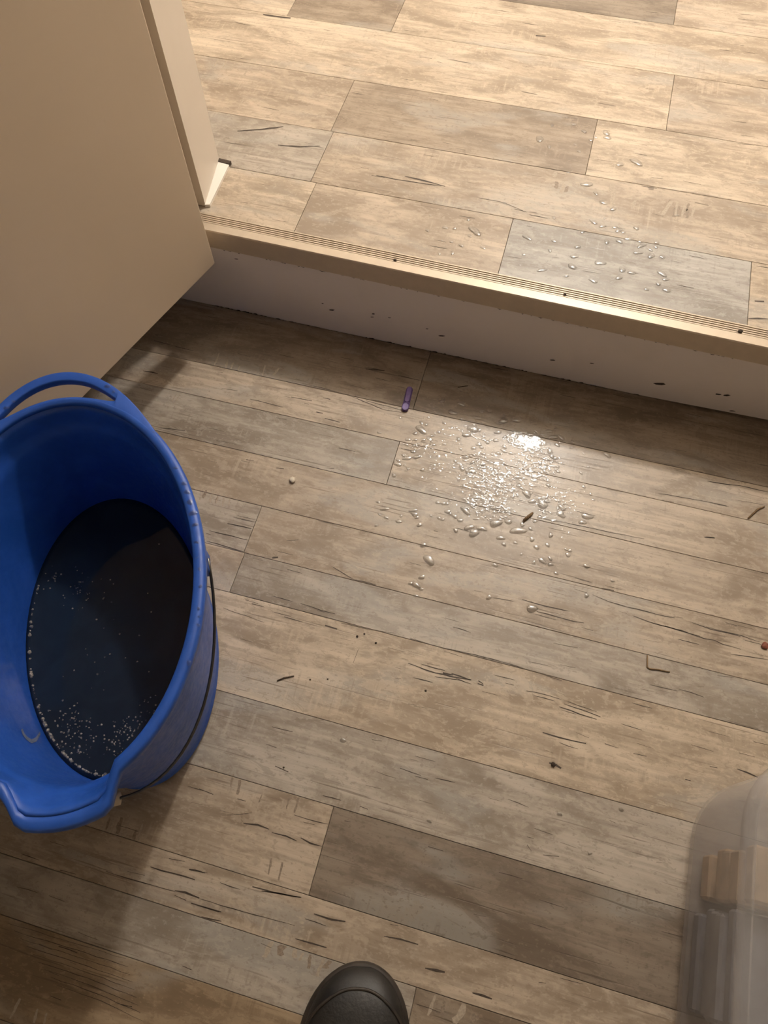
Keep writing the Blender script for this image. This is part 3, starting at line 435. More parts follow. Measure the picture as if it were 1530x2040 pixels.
obj('rabbet', newbox(0.675, 0.74, 0.800, 0.83, 0.0, 2.2), M_JAMB, jr)
obj('head', newbox(-0.62, 0.74, 0.80, 0.963, 2.2, 2.26), M_JAMB, jr)
def wall(name, *a, m=M_WALL): return tag(obj(name, newbox(*a), m), None, None, None, 'structure')
wall('wall_front_left', -1.2, -0.62, 0.806, 0.960, 0.0, 2.45)
wall('wall_front_right', 0.74, 2.0, 0.806, 0.960, 0.0, 2.45)
wall('wall_front_header', -0.62, 0.74, 0.806, 0.960, 2.26, 2.45)
wall('wall_left', -1.2, -1.1, -1.7, 0.806, -0.05, 2.45)
wall('wall_right', 1.3, 1.4, -1.7, 0.806, -0.05, 2.45)
wall('wall_back', -1.2, 1.4, -1.7, -1.6, -0.05, 2.45)
wall('wall_upper_left', -1.05, -0.95, 0.960, 3.5, 0.0, 2.6, m=M_WALL)
wall('wall_upper_right', 1.9, 2.0, 0.960, 3.5, 0.0, 2.6, m=M_WALL)
wall('wall_upper_back', -1.05, 2.0, 3.4, 3.5, 0.0, 2.6, m=M_WALL)
wall('ceiling', -1.2, 1.4, -1.7, 0.96, 2.45, 2.52, m=M_CEIL)
wall('ceiling_upper', -1.05, 2.0, 0.96, 3.5, 2.6, 2.67, m=M_CEIL)
d2 = thing('reflecting_panel_offscreen', 'unseen white door-like panel added in the upper room side wall to reflect in the floors', None, (0, 0, 0), 0, None, 'structure')  # unseen panel, put in so the glossy floors reflect something bright
obj('door_slab', newbox(-0.949, -0.91, 1.62, 2.50, ZU + 0.004, 2.15, bev=0.002), M_PANELW, d2)  # slab of the added reflecting panel
bm = bmesh.new(); bmesh.ops.create_uvsphere(bm, u_segments=16, v_segments=10, radius=0.028); bmesh.ops.translate(bm, verts=bm.verts, vec=(-0.875, 1.69, 1.1))
tube(bm, [(-0.912, 1.69, 1.1), (-0.88, 1.69, 1.1)], 0.011, 10)
obj('door_knob', bm, M_NOSE, d2, True)  # knob on the added panel

# open door
door = thing('door_1', 'cream painted door standing open against the step, bottom edge above the floor', None, (-0.498, 0.776, 0.14), math.atan2(-0.9565, -0.292), None, 'structure')
# local +x runs along the door width, local +y is the side of the seen face
obj('door_slab', newbox(0, 0.76, -0.036, 0.0, 0.0, 1.98, bev=0.0018, seg=2), M_DOOR, door)
for z in (0.22, 1.70):
    bm = bmesh.new(); tube(bm, [(-0.004, -0.040, z), (-0.004, -0.040, z + 0.09)], 0.006, 10)
    obj('hinge', bm, M_NOSE, door, True)
for s in (-1, 1):
    bm = bmesh.new(); y0 = 0.0 if s > 0 else -0.036
    tube(bm, [(0.70, y0, 0.92), (0.70, y0 + s * 0.035, 0.92)], 0.011, 12)
    bmesh.ops.create_uvsphere(bm, u_segments=16, v_segments=10, radius=0.027, matrix=Matrix.Translation((0.70, y0 + s * 0.05, 0.92)))
    obj('door_knob', bm, M_NOSE, door, True)

# ---------------------------------------------------------------- lamps
def emis(name, col, s):
    m = bpy.data.materials.new(name); m.use_nodes = True
    nt = m.node_tree; nt.nodes.remove(nt.nodes['Principled BSDF'])
    e = nt.nodes.new('ShaderNodeEmission'); e.inputs[0].default_value = col + (1,); e.inputs[1].default_value = s
    nt.links.new(e.outputs[0], nt.nodes['Material Output'].inputs[0]); return m
def globe_lamp(name, label, pos, r, strength, ceil):
    t = thing(name, label, 'lamp', (pos[0], pos[1], ceil))
    bm = bmesh.new(); bmesh.ops.create_uvsphere(bm, u_segments=16, v_segments=10, radius=r, matrix=Matrix.Translation((0, 0, pos[2] - ceil)))
    obj('globe', bm, emis(name + '_glow', LAMP_COL, strength), t, True)
    bm = bmesh.new()
    h = ceil - pos[2]
    ring = lambda rr, z: [(rr * math.cos(2 * math.pi * i / 24), rr * math.sin(2 * math.pi * i / 24), z) for i in range(24)]
    loft(bm, [ring(0.07, 0.0), ring(0.07, -0.015), ring(0.035, -0.03), ring(0.03, -h + r * 0.93)], True, True, True)
    bmesh.ops.recalc_face_normals(bm, faces=bm.faces)
    obj('ceiling_mount', bm, M_NOSE, t, True)
globe_lamp('ceiling_lamp_offscreen', 'lit globe lamp hanging from the ceiling of the upper room', LAMP_POS, 0.075, LAMP_STRENGTH, 2.6)

# ---------------------------------------------------------------- bucket
def plastic(name, col, rough=0.32):
    m, nt, b = mat(name)
    tc = N(nt, 'ShaderNodeTexCoord')
    n1 = noise_n(nt, tc.outputs['Object'], (14, 14, 14), 5.0, 0.65, 0.5)
    n2 = noise_n(nt, tc.outputs['Object'], (120, 120, 120), 3.0, 0.7)
    c = mixc(nt, ramp(nt, n1, 0.35, 0.7), col + (1,), tuple(min(1, v * 1.25 + 0.006) for v in col) + (1,))
    nt.links.new(c, b.inputs['Base Color'])
    nt.links.new(ramp(nt, n2, 0.3, 0.7, rough - 0.06, rough + 0.1), b.inputs['Roughness'])
    return m
M_BLUE = plastic('blue_plastic', (0.014, 0.080, 0.40), 0.42)
M_STEEL = simple('dark_wire', (0.10, 0.095, 0.09), 0.35, 0.2, 80, 0.8)
M_CREAM = simple('cream_plastic', (0.62, 0.52, 0.40), 0.45, 0.08)
BANG = math.atan2(0.89, -0.455)
bucket = thing('bucket', 'blue oval plastic bucket holding dark soapy water, with rim handle and pouring lip', 'bucket', (-0.412, 0.1935, 0.0), BANG)
# local +x toward the loop handle, local -x toward the pouring lip; local +y is the hidden left side
ZR = 0.29
NB = 120
def smooth01(t): t = min(1, max(0, t)); return t * t * (3 - 2 * t)
def spoutw(th):
    d = abs((math.degrees(th) - 180 + 180) % 360 - 180)
    return 1 - smooth01((d - 13) / 8.0)
def wall_ab(z):  # outer half axes
    t = z / ZR
    return 0.181 + 0.041 * t, 0.106 + 0.040 * t
def bring(z, inset=0.0, sp=True):
    a, b = wall_ab(z); out = []
    for i in range(NB):
        th = 2 * math.pi * i / NB
        f = 1.0
        if sp and z > 0.235: f += 0.105 * spoutw(th) * ((z - 0.235) / (ZR - 0.235)) ** 1.3
        out.append(((a - inset) * f * math.cos(th), (b - inset) * f * math.sin(th), z))
    return out
bm = bmesh.new()
rings = [bring(0.006, 0.018), bring(0.002, 0.012), bring(0.0, 0.008), bring(0.002, 0.001), bring(0.012, 0.0), bring(0.016, 0.002)]
rings += [bring(z, 0.0025) for z in (0.05, 0.1, 0.15, 0.2, 0.235, 0.25, 0.262, 0.274, ZR - 0.006)]
rings += [bring(z, ins) for z, ins in ((ZR - 0.006, 0.0062), (0.274, 0.0064), (0.262, 0.0064), (0.250, 0.0066), (0.247, 0.0085), (0.235, 0.0088), (0.2, 0.0088), (0.15, 0.0088), (0.1, 0.0088), (0.05, 0.0088), (0.014, 0.0088), (0.009, 0.014))]
loft(bm, rings, True, True, True)
bmesh.ops.recalc_face_normals(bm, faces=bm.faces)
obj('body', bm, M_BLUE, bucket, True)
# rim ring: rounded flange
bm = bmesh.new()
def rimring(off, z):
    a, b = wall_ab(ZR); out = []
    for i in range(NB):
        th = 2 * math.pi * i / NB
        f = 1.0 + 0.105 * spoutw(th)
        dz = -0.006 * spoutw(th)
        d = abs((math.degrees(th) + 180) % 360 - 180)
        o2 = off * (0.15 + 0.85 * smooth01((d - 24) / 12)) if off > 0 else off
        out.append(((a + o2) * f * math.cos(th), (b + o2) * f * math.sin(th), z + dz))
    return out
sec = [(-0.0068, -0.010), (-0.0072, -0.002), (-0.006, 0.0), (-0.002, 0.0012), (0.003, 0.0008), (0.005, -0.0012), (0.0056, -0.006), (0.0052, -0.012), (0.0032, -0.012), (0.003, -0.005), (-0.002, -0.0045)]
rr = [rimring(o, ZR + z) for o, z in sec]
loft(bm, rr + [rr[0]], True)
bmesh.ops.remove_doubles(bm, verts=bm.verts, dist=1e-6)
bmesh.ops.recalc_face_normals(bm, faces=bm.faces)
obj('rim', bm, M_BLUE, bucket, True)
# loop handle: plate with an opening, growing out of the rim
bm = bmesh.new()
A0, B0 = wall_ab(ZR)
HM, HH = math.radians(56), math.radians(27)
NT = 64
def sout(th):
    u = abs(th) / HM
    return 1.012 + 0.165 * (math.cos(min(1, u) * math.pi / 2) ** 1.7)
def ppt(th, s, z): return ((A0 * s) * math.cos(th), (B0 * s) * math.sin(th), z)
def rowpts(th):
    so = sout(th)
    if abs(th) < HH:
        e = math.sqrt(max(0.0, 1 - (abs(th) / HH) ** 4))
        mid = 1.045
        h0 = mid - (mid - 1.006) * e; h1 = mid + (so - 0.058 - mid) * e
        h1 = max(h1, h0 + 0.0005)
    else: h0 = h1 = None
    return so, h0, h1
ths = sorted(set([-HM + 2 * HM * i / NT for i in range(NT + 1)] + [-HH, HH]))
ZT, ZB = ZR + 0.0010, ZR - 0.0090
def quad(p): bm.faces.new([bm.verts.new(q) for q in p])
def sgn(th): return rowpts(th)
for ta, tb in zip(ths, ths[1:]):
    sa, sb = rowpts(ta), rowpts(tb)
    tm = (ta + tb) / 2
    hole = abs(tm) < HH
    def strip(ia, oa, ib, ob, inner_wall, outer_wall):
        quad([ppt(ta, ia, ZT), ppt(ta, oa, ZT), ppt(tb, ob, ZT), ppt(tb, ib, ZT)])
        quad([ppt(tb, ib, ZB), ppt(tb, ob, ZB), ppt(ta, oa, ZB), ppt(ta, ia, ZB)])
        if outer_wall: quad([ppt(ta, oa, ZT), ppt(ta, oa, ZB), ppt(tb, ob, ZB), ppt(tb, ob, ZT)])
        if inner_wall: quad([ppt(tb, ib, ZT), ppt(tb, ib, ZB), ppt(ta, ia, ZB), ppt(ta, ia, ZT)])
    if hole:
        h0a = sa[1] if sa[1] else 1.045; h1a = sa[2] if sa[2] else 1.0455
        h0b = sb[1] if sb[1] else 1.045; h1b = sb[2] if sb[2] else 1.0455
        strip(0.985, h0a, 0.985, h0b, False, True)
        strip(h1a, sa[0], h1b, sb[0], True, True)
    else:
        strip(0.985, sa[0], 0.985, sb[0], False, True)
bmesh.ops.remove_doubles(bm, verts=bm.verts, dist=1e-5)
bmesh.ops.recalc_face_normals(bm, faces=bm.faces)
sharp = [e for e in bm.edges if len(e.link_faces) == 2 and e.calc_face_angle(0) > 0.9]
bmesh.ops.bevel(bm, geom=sharp, offset=0.0016, segments=2, affect='EDGES', profile=0.5)
obj('loop_handle', bm, M_BLUE, bucket, True)
# bail wire hanging round the lip end
bail = []
for i in range(41):
    t = math.pi * i / 40
    r = 0.247
    dx = -r * math.sin(t); yy = -(0.1495 - 0.004 * math.sin(t)) * math.cos(t)
    tilt = math.radians(35)
    bail.append((-0.004 + dx * math.cos(tilt), yy, 0.262 + dx * math.sin(tilt)))
bl = thing('bail', None, None); 
bpy.data.objects.remove(bl)
bm = bmesh.new(); tube(bm, bail, 0.0017, 8)
wire = obj('bail_wire', bm, M_STEEL, bucket, True)
bm = bmesh.new(); tube(bm, bail[20:27], [0.0075] + [0.0085] * 5 + [0.0075], 14)
tag(obj('hand_grip', bm, M_CREAM, wire, True), 'cream tubular grip on the wire handle')
for s in (-1, 1):
    bm = bmesh.new()
    box(bm, -0.016, 0.010, -0.0035, 0.0035, -0.018, 0.012, bev=0.0025, seg=2)
    bmesh.ops.translate(bm, verts=bm.verts, vec=(-0.002, s * 0.1455, 0.262))
    obj('handle_ear', bm, M_BLUE, bucket, True)

# pale scuff on the inside of the bucket
M_SCUFF = simple('scuffed_plastic', (0.15, 0.175, 0.27), 0.5, 0.3, 300)
bm = bmesh.new()
def wallpt(th, z):
    a, b_ = wall_ab(z); th = math.radians(th)
    return ((a - 0.0094) * math.cos(th), (b_ - 0.0094) * math.sin(th), z)
loft(bm, [[wallpt(*p) for p in SCUFF[0]], [wallpt(*p) for p in SCUFF[1]]], closed=False)
tag(obj('scuff', bm, M_SCUFF, bucket), 'pale scuff mark')
# water in the bucket
def water_mat(name, col, rough):
    m, nt, b = mat(name)
    tc = N(nt, 'ShaderNodeTexCoord')
    n1 = noise_n(nt, tc.outputs['Object'], (18, 18, 18), 4.0, 0.6, 0.6)
    c = mixc(nt, ramp(nt, n1, 0.3, 0.75), col + (1,), tuple(v * 1.35 for v in col) + (1,))
    nt.links.new(c, b.inputs['Base Color']); b.inputs['Roughness'].default_value = rough; b.inputs['IOR'].default_value = 1.33
    return m
ZW = 0.105
M_DIRTY = water_mat('dirty_water', (0.010, 0.018, 0.034), 0.04)
wa, wb = wall_ab(ZW)
bm = bmesh.new()
ringsw = []
for fr in (0.02, 0.25, 0.5, 0.75, 0.95, 1.0):
    ringsw.append([((wa - 0.0088) * fr * math.cos(2 * math.pi * i / 72), (wb - 0.0088) * fr * math.sin(2 * math.pi * i / 72), ZW + (0.001 if fr == 1.0 else 0)) for i in range(72)])
rim_b = [(p[0] * 0.90, p[1] * 0.88, 0.0145) for p in ringsw[-1]]
loft(bm, ringsw + [rim_b], True, True, True)
bmesh.ops.recalc_face_normals(bm, faces=bm.faces)
dirty = obj('dirty_water', bm, M_DIRTY, None, True, loc=(-0.412, 0.1935, 0.0))
dirty.rotation_euler = (0, 0, BANG)
tag(dirty, 'dark murky mop water filling the bottom third of the blue bucket', 'water')
# soap bubbles: far too many to count
M_FOAM, nt, b = mat('soap_film')
b.inputs['Base Color'].default_value = (0.55, 0.50, 0.44, 1); b.inputs['Roughness'].default_value = 0.08; b.inputs['Alpha'].default_value = 0.42
tcx = N(nt, 'ShaderNodeTexCoord'); nz = noise_n(nt, tcx.outputs['Object'], (300, 300, 300), 2.0)
nt.links.new(ramp(nt, nz, 0.35, 0.65, 0.25, 0.55), b.inputs['Alpha'])
bm = bmesh.new()
def bubble(x, y, r):
    e = ((x / (wa - 0.009)) ** 2 + (y / (wb - 0.009)) ** 2)
    if e > 0.93: k = math.sqrt(0.93 / e); x *= k; y *= k
    rings = []
    for j in range(4):
        ph = j / 4 * math.pi / 2
        rings.append([(x + r * math.cos(ph) * math.cos(2 * math.pi * i / 8), y + r * math.cos(ph) * math.sin(2 * math.pi * i / 8), ZW + 0.0004 + r * 0.8 * math.sin(ph)) for i in range(8)])
    loft(bm, rings, True, False, True)
rb = random.Random(3)
ew, eh = wa - 0.0105, wb - 0.0105
for i in range(210):   # along the left and lip end of the water line
    t = rb.random()
    th = math.radians(62 + 130 * t)
    dens = 0.35 + 0.65 * smooth01((t - 0.15) / 0.5)
    if rb.random() > dens: continue
    k = 1 - abs(rb.gauss(0, 0.018))
    bubble(ew * k * math.cos(th), eh * k * math.sin(th), rb.choice((0.0008, 0.0010, 0.0013, 0.0016, 0.0024)))
for (cx, cy, sx, sy, n) in ((0.062, 0.045, 0.012, 0.008, 26), (0.085, 0.078, 0.008, 0.006, 14), (0.05, 0.03, 0.03, 0.02, 14), (-0.05, 0.02, 0.03, 0.03, 14), (0.0, -0.02, 0.05, 0.03, 10),
                            (-0.115, 0.058, 0.016, 0.010, 60), (-0.135, 0.045, 0.010, 0.012, 40), (-0.128, -0.005, 0.008, 0.012, 45), (-0.145, 0.006, 0.007, 0.010, 30), (-0.112, -0.032, 0.008, 0.008, 16)):
    for i in range(n): bubble(rb.gauss(cx, sx), rb.gauss(cy, sy), rb.choice((0.0006, 0.0008, 0.001, 0.0013)))
foam = obj('soap_bubbles', bm, M_FOAM, None, True, loc=(-0.412, 0.1935, 0.0))
foam.rotation_euler = (0, 0, BANG)
tag(foam, 'soap bubbles and foam floating on the dark bucket water', 'foam', None, 'stuff')

# ---------------------------------------------------------------- translucent storage box
M_FROST = bpy.data.materials.new('frosted_plastic'); M_FROST.use_nodes = True
nt = M_FROST.node_tree; b = nt.nodes['Principled BSDF']
tcx = N(nt, 'ShaderNodeTexCoord'); nz = noise_n(nt, tcx.outputs['Object'], (40, 40, 40), 4.0)
b.inputs['Base Color'].default_value = (0.90, 0.87, 0.84, 1)
nt.links.new(ramp(nt, nz, 0.3, 0.7, 0.28, 0.42), b.inputs['Roughness'])
tr = nt.nodes.new('ShaderNodeBsdfTranslucent'); tr.inputs[0].default_value = (0.85, 0.82, 0.79, 1)
tp = nt.nodes.new('ShaderNodeBsdfTransparent'); tp.inputs[0].default_value = (0.96, 0.96, 0.97, 1)
m1 = nt.nodes.new('ShaderNodeMixShader'); m1.inputs[0].default_value = 0.42
m2 = nt.nodes.new('ShaderNodeMixShader'); m2.inputs[0].default_value = 0.79
nt.links.new(b.outputs[0], m1.inputs[1]); nt.links.new(tr.outputs[0], m1.inputs[2])
nt.links.new(m1.outputs[0], m2.inputs[1]); nt.links.new(tp.outputs[0], m2.inputs[2])
nt.links.new(m2.outputs[0], nt.nodes['Material Output'].inputs[0])
BX, BY, BL, BWD, BH, BR = 0.331, 0.236, 0.60, 0.42, 0.200, 0.085   # left x, far y, depth, width, height, corner radius
def rrect(x0, x1, y0, y1, r, z, n=8):
    out = []
    for cx, cy, a0 in ((x1 - r, y1 - r, 0), (x0 + r, y1 - r, 90), (x0 + r, y0 + r, 180), (x1 - r, y0 + r, 270)):
        for i in range(n + 1):
            a = math.radians(a0 + 90 * i / n); out.append((cx + r * math.cos(a), cy + r * math.sin(a), z))
    return out
bx = thing('storage_box', 'translucent frosted plastic storage box with rounded corners and snap lid', 'box', (BX + BWD / 2, BY - BL / 2, 0))
def ring(ins, z):
    return rrect(-BWD / 2 + ins, BWD / 2 - ins, -BL / 2 + ins, BL / 2 - ins, max(0.02, BR - ins), z)
bm = bmesh.new()
loft(bm, [ring(0.030, 0.001), ring(0.012, 0.001), ring(0.003, 0.008), ring(0.0, 0.020), ring(-0.001, 0.10), ring(-0.002, BH), ring(0.001, BH), ring(0.002, 0.10), ring(0.003, 0.021), ring(0.007, 0.010), ring(0.014, 0.004), ring(0.030, 0.004)], True, True, True)
bmesh.ops.recalc_face_normals(bm, faces=bm.faces)
obj('tub', bm, M_FROST, bx, True)
bm = bmesh.new()
loft(bm, [ring(-0.0025, BH - 0.012), ring(-0.010, BH - 0.012), ring(-0.011, BH + 0.004), ring(-0.006, BH + 0.009), ring(0.012, BH + 0.009), ring(0.016, BH + 0.003), ring(0.05, BH + 0.003), ring(0.05, BH + 0.001), ring(0.014, BH + 0.001), ring(-0.0025, BH + 0.004)], True)
bm.faces.new([bm.verts.new(p) for p in ring(0.05, BH + 0.0025)])
bmesh.ops.remove_doubles(bm, verts=bm.verts, dist=1e-6)
bmesh.ops.recalc_face_normals(bm, faces=bm.faces)
obj('lid', bm, M_FROST, bx, True)
for s in (-1, 1):
    obj('latch', newbox(-0.045, 0.045, s * (BL / 2 + 0.008) - 0.006, s * (BL / 2 + 0.008) + 0.006, BH - 0.045, BH + 0.006, bev=0.003), M_FROST, bx)
CONT = [('folded_cloth', 'slate grey folded cloth inside the translucent box', 'cloth', (0.17, 0.17, 0.19), 0.345, 0.44, -0.03, 0.08, 0.10),
        ('small_carton', 'tan carton inside the translucent box beside the folded cloth', 'carton', (0.42, 0.30, 0.19), 0.350, 0.42, 0.085, 0.145, 0.13),
        ('zip_pouch', 'dark brown zip pouch inside the translucent box', 'pouch', (0.14, 0.115, 0.10), 0.355, 0.47, -0.16, -0.05, 0.12),
        ('paper_stack', 'pale stack of papers lying in the translucent box', 'papers', (0.52, 0.48, 0.43), 0.45, 0.66, -0.05, 0.17, 0.07)]
for nm, lab, cat, col, x0, x1, y0, y1, h in CONT:
    bm = bmesh.new(); sl = 5
    cx, cy = (x0 + x1) / 2, (y0 + y1) / 2
    for i in range(sl):
        z0 = 0.005 + h * i / sl; z1 = 0.005 + h * (i + 0.94) / sl; j = 0.004 * math.sin(i * 2.4 + x0 * 50)
        box(bm, x0 - cx + 0.004 + j, x1 - cx - 0.004 + j * 0.5, y0 - cy + abs(j), y1 - cy - 0.003 + j, z0, z1 if i == sl - 1 else z1 + h * 0.07 / sl, bev=0.003)
    tag(obj(nm, bm, simple(nm + '_stuff', col, 0.7, 0.15, 40), None, loc=(cx, cy, 0)), lab, cat)

# ---------------------------------------------------------------- shoe at the edge of the lower floor
M_RUBBER = simple('dark_rubber', (0.016, 0.014, 0.0125), 0.5, 0.45, 35, 0.0, 0.15)
M_SOLE = simple('sole_rubber', (0.032, 0.024, 0.018), 0.6, 0.4, 45, 0.0, 0.1)
SANG = math.radians(90 + 13)
shoe = thing('shoe', 'dark brown rubber shoe with rounded toe on the plank floor', 'shoe', (0.052, -0.372, 0.0), SANG)
SL = 0.30
def halfw(t):   # left and right half widths along the length
    base = 0.036 + 0.022 * smooth01((t - 0.25) / 0.45)
    end = 1.0
    if t > 0.70: end = math.sqrt(max(0.0, 1 - ((t - 0.70) / 0.30) ** 2.3))
    if t < 0.15: end = math.sqrt(max(0.0, 1 - ((0.15 - t) / 0.15) ** 2.2))
    return base * end
def outline(t):
    w = halfw(t); c = 0.006 * math.sin(math.pi * t)   # slight inward curve
    return c + w * 1.02, c - w
NS = 40
tt = [0.5 - 0.5 * math.cos(math.pi * i / NS) for i in range(NS + 1)]
bm = bmesh.new()
left = [(SL * t, outline(t)[0]) for t in tt]; right = [(SL * t, outline(t)[1]) for t in tt]
poly = left + list(reversed(right[1:-1]))
def off(poly, k):
    cx = SL / 2; return [((x - cx) * (1 + k * 0.3) + cx, y * (1 + k)) for x, y in poly]
loft(bm, [[(x, y, 0.0005) for x, y in off(poly, -0.03)], [(x, y, 0.004) for x, y in off(poly, 0.06)], [(x, y, 0.018) for x, y in off(poly, 0.07)], [(x, y, 0.024) for x, y in off(poly, 0.03)]], True, True, True)
bmesh.ops.recalc_face_normals(bm, faces=bm.faces)
obj('sole', bm, M_SOLE, shoe, True)
bm = bmesh.new()
def height(t):
    if t < 0.42: return 0.095 + 0.012 * math.sin(math.pi * t / 0.42)
    return 0.050 + 0.045 * (1 - smooth01((t - 0.42) / 0.36))
NA = 18
ringsu = []
tu = [0.004 + 0.992 * v for v in tt]
for t in tu:
    yl, yr = outline(t); cy = (yl + yr) / 2; w = (yl - yr) / 2 * 1.0
    endk = 1.0
    if t > 0.72: endk = max(0.0, 1 - ((t - 0.72) / 0.28) ** 2.6) ** 0.5
    if t < 0.06: endk = 0.90 + 0.10 * t / 0.06
    h = 0.020 + (height(t) - 0.020) * endk
    r = []
    for k in range(NA + 1):
        a = math.pi * k / NA
        ca, sa = math.cos(a), math.sin(a)
        r.append((SL * t, cy + w * math.copysign(abs(ca) ** 0.75, ca), 0.020 + (h - 0.020) * sa ** 0.72))
    ringsu.append(r)
rows = [[bm.verts.new(p) for p in r] for r in ringsu]
for i in range(len(rows) - 1):
    for k in range(NA):
        tm = (tu[i] + tu[i + 1]) / 2
        if 0.05 < tm < 0.44 and 5 <= k < NA - 5: continue      # foot opening
        bm.faces.new((rows[i][k], rows[i][k + 1], rows[i + 1][k + 1], rows[i + 1][k]))
bmesh.ops.recalc_face_normals(bm, faces=bm.faces)
up = obj('upper', bm, M_RUBBER, shoe, True)
sd = up.modifiers.new('thick', 'SOLIDIFY'); sd.thickness = 0.003; sd.offset = -1
bm = bmesh.new()   # raised toe bumper seam
pts = []
for k in range(25):
    a = -1.25 + 2.5 * k / 24
    t = 0.72 + 0.21 * math.cos(a)
    i = max(q for q in range(len(tu) - 1) if tu[q] <= t); ft = (t - tu[i]) / (tu[i + 1] - tu[i])
    r = [[p0[q] * (1 - ft) + p1[q] * ft for q in range(3)] for p0, p1 in zip(ringsu[i], ringsu[i + 1])]
    kk = NA / 2 + a / 1.25 * NA * 0.42
    k0 = int(max(0, min(NA - 1, math.floor(kk)))); fr = kk - k0
    p = [r[k0][q] * (1 - fr) + r[k0 + 1][q] * fr for q in range(3)]
    pts.append((p[0], p[1], p[2] + 0.0005))
tube(bm, pts, 0.0018, 6)
obj('toe_seam', bm, M_SOLE, shoe, True)

# ---------------------------------------------------------------- small things on the floor
M_PURPLE = simple('purple_plastic', (0.145, 0.085, 0.285), 0.35, 0.12, 200)
clip = thing('bag_clip', 'small purple plastic clip lying on the lower floor near the step', 'clip', (-0.1637, 0.6990, 0.0003), math.atan2(0.0478, -0.003))
def capsule(x0, x1, w, z0, z1, n=8):
    bm = bmesh.new(); P = []
    for cx, a0 in ((x1 - w, -90), (x0 + w, 90)):
        for i in range(n + 1):
            a = math.radians(a0 + 180 * i / n); P.append((cx + w * math.cos(a), w * math.sin(a)))
    r0 = [(x, y, z0) for x, y in P]; r1 = [(x, y, z1 - 0.0008) for x, y in P]
    r2 = [((x - (x0 + x1) / 2) * 0.975 + (x0 + x1) / 2, y * 0.8, z1) for x, y in P]
    loft(bm, [r0, r1, r2], True, True, True); bmesh.ops.recalc_face_normals(bm, faces=bm.faces); return bm
obj('lower_bar', capsule(-0.0245, 0.0245, 0.0054, 0.0, 0.0026), M_PURPLE, clip)
obj('upper_bar', capsule(-0.0080, 0.0235, 0.0046, 0.0027, 0.0052), M_PURPLE, clip)
obj('hinge_end', capsule(-0.0245, -0.0105, 0.0057, 0.0024, 0.0056), M_PURPLE, clip)
bm = bmesh.new(); tube(bm, [(-0.0092, -0.0042, 0.0036), (-0.0092, 0.0042, 0.0036)], 0.0014, 8); obj('hinge_pin', bm, M_PURPLE, clip)

M_TWIG = simple('twig_bark', (0.085, 0.055, 0.032), 0.8, 0.4, 400)
M_STRAW = simple('brown_straw', (0.20, 0.125, 0.06), 0.7, 0.3, 300)
def twig(name, label, pts, r, m=M_TWIG):
    cx, cy = pts[0]
    P = [(x - cx, y - cy, r * 0.85 + rnd.uniform(-0.1, 0.1) * r) for x, y in pts]
    R = [r * (0.55 + 0.45 * math.sin(math.pi * (0.2 + 0.7 * i / (len(P) - 1)))) for i in range(len(P))]
    bm = bmesh.new(); tube(bm, P, R, 7)
    tag(obj(name, bm, m, None, True, loc=(cx, cy, 0.0002)), label, 'twig')
twig('twig', 'short dark curved twig on the lower planks beside the bucket', [(-0.2179, 0.2044), (-0.2101, 0.2108), (-0.1978, 0.2170)], 0.0011)
twig('bent_twig', 'thin brown twig bent into an L on the lower planks', [(0.2602, 0.3705), (0.2612, 0.3620), (0.2620, 0.3540), (0.2655, 0.3525), (0.2760, 0.3546), (0.2850, 0.3548), (0.2921, 0.3554)], 0.0011, M_STRAW)
twig('wood_splinter', 'stubby brown splinter lying in the splashed water', [(0.0598, 0.5296), (0.0655, 0.538), (0.0706, 0.5456)], 0.0024, M_STRAW)
twig('twig', 'thin brown stalk lying across the planks below the riser', [(0.3822, 0.6204), (0.3945, 0.6386), (0.4044, 0.6465)], 0.0016, M_STRAW)
twig('twig', 'tiny dark twig just below the step riser', [(-0.0895, 0.7441), (-0.082, 0.748), (-0.0741, 0.7513)], 0.0007)
def crumb(name, label, cat, x, y, r, m, z=0.0, group=None, flat=0.6):
    bm = bmesh.new(); bmesh.ops.create_icosphere(bm, subdivisions=2, radius=r)
    for v in bm.verts:
        v.co *= 1 + 0.35 * noise.noise(v.co * (1.3 / r) + Vector((x * 50, y * 50, 0)))
        v.co.z = v.co.z * flat + r * flat * 0.9
    tag(obj(name, bm, m, None, True, loc=(x, y, z)), label, cat, group)
M_CRUMB = simple('pale_crumb', (0.72, 0.64, 0.52), 0.7, 0.1, 300)
M_RED = simple('red_leaf_bit', (0.22, 0.07, 0.04), 0.7, 0.3, 300)
crumb('crumb', 'pale crumb on the lower planks right of the bucket rim', 'crumb', -0.297, 0.5066, 0.0052, M_CRUMB, flat=0.5)
crumb('leaf_bit', 'small rust red fragment on the lower planks', 'debris', 0.4139, 0.4260, 0.0050, M_RED, flat=0.4)
for i, (x, y, r) in enumerate([(0.16, 0.1953, 0.003), (-0.1304, 0.2929, 0.0017), (-0.1219, 0.299, 0.0014), (-0.1029, 0.2907, 0.0015), (-0.1524, 0.225, 0.0012), (-0.1752, 0.2181, 0.0012), (-0.1732, 0.1007, 0.0012), (-0.0206, 0.2445, 0.0014)]):
    crumb('grit_speck', 'tiny dark speck of grit on the lower planks', 'grit', x, y, r, M_DIRT, group='grit specks on the lower floor')
for i, (x, y, r) in enumerate([(-0.2169, 0.8190, 0.0024), (0.0401, 0.8163, 0.0024), (0.2895, 0.8102, 0.0034)]):
    crumb('dirt_crumb', 'dark crumb of dirt on the gold stair nosing', 'dirt', x, y, r, M_DIRT, z=0.1747, group='dirt crumbs on the nosing')

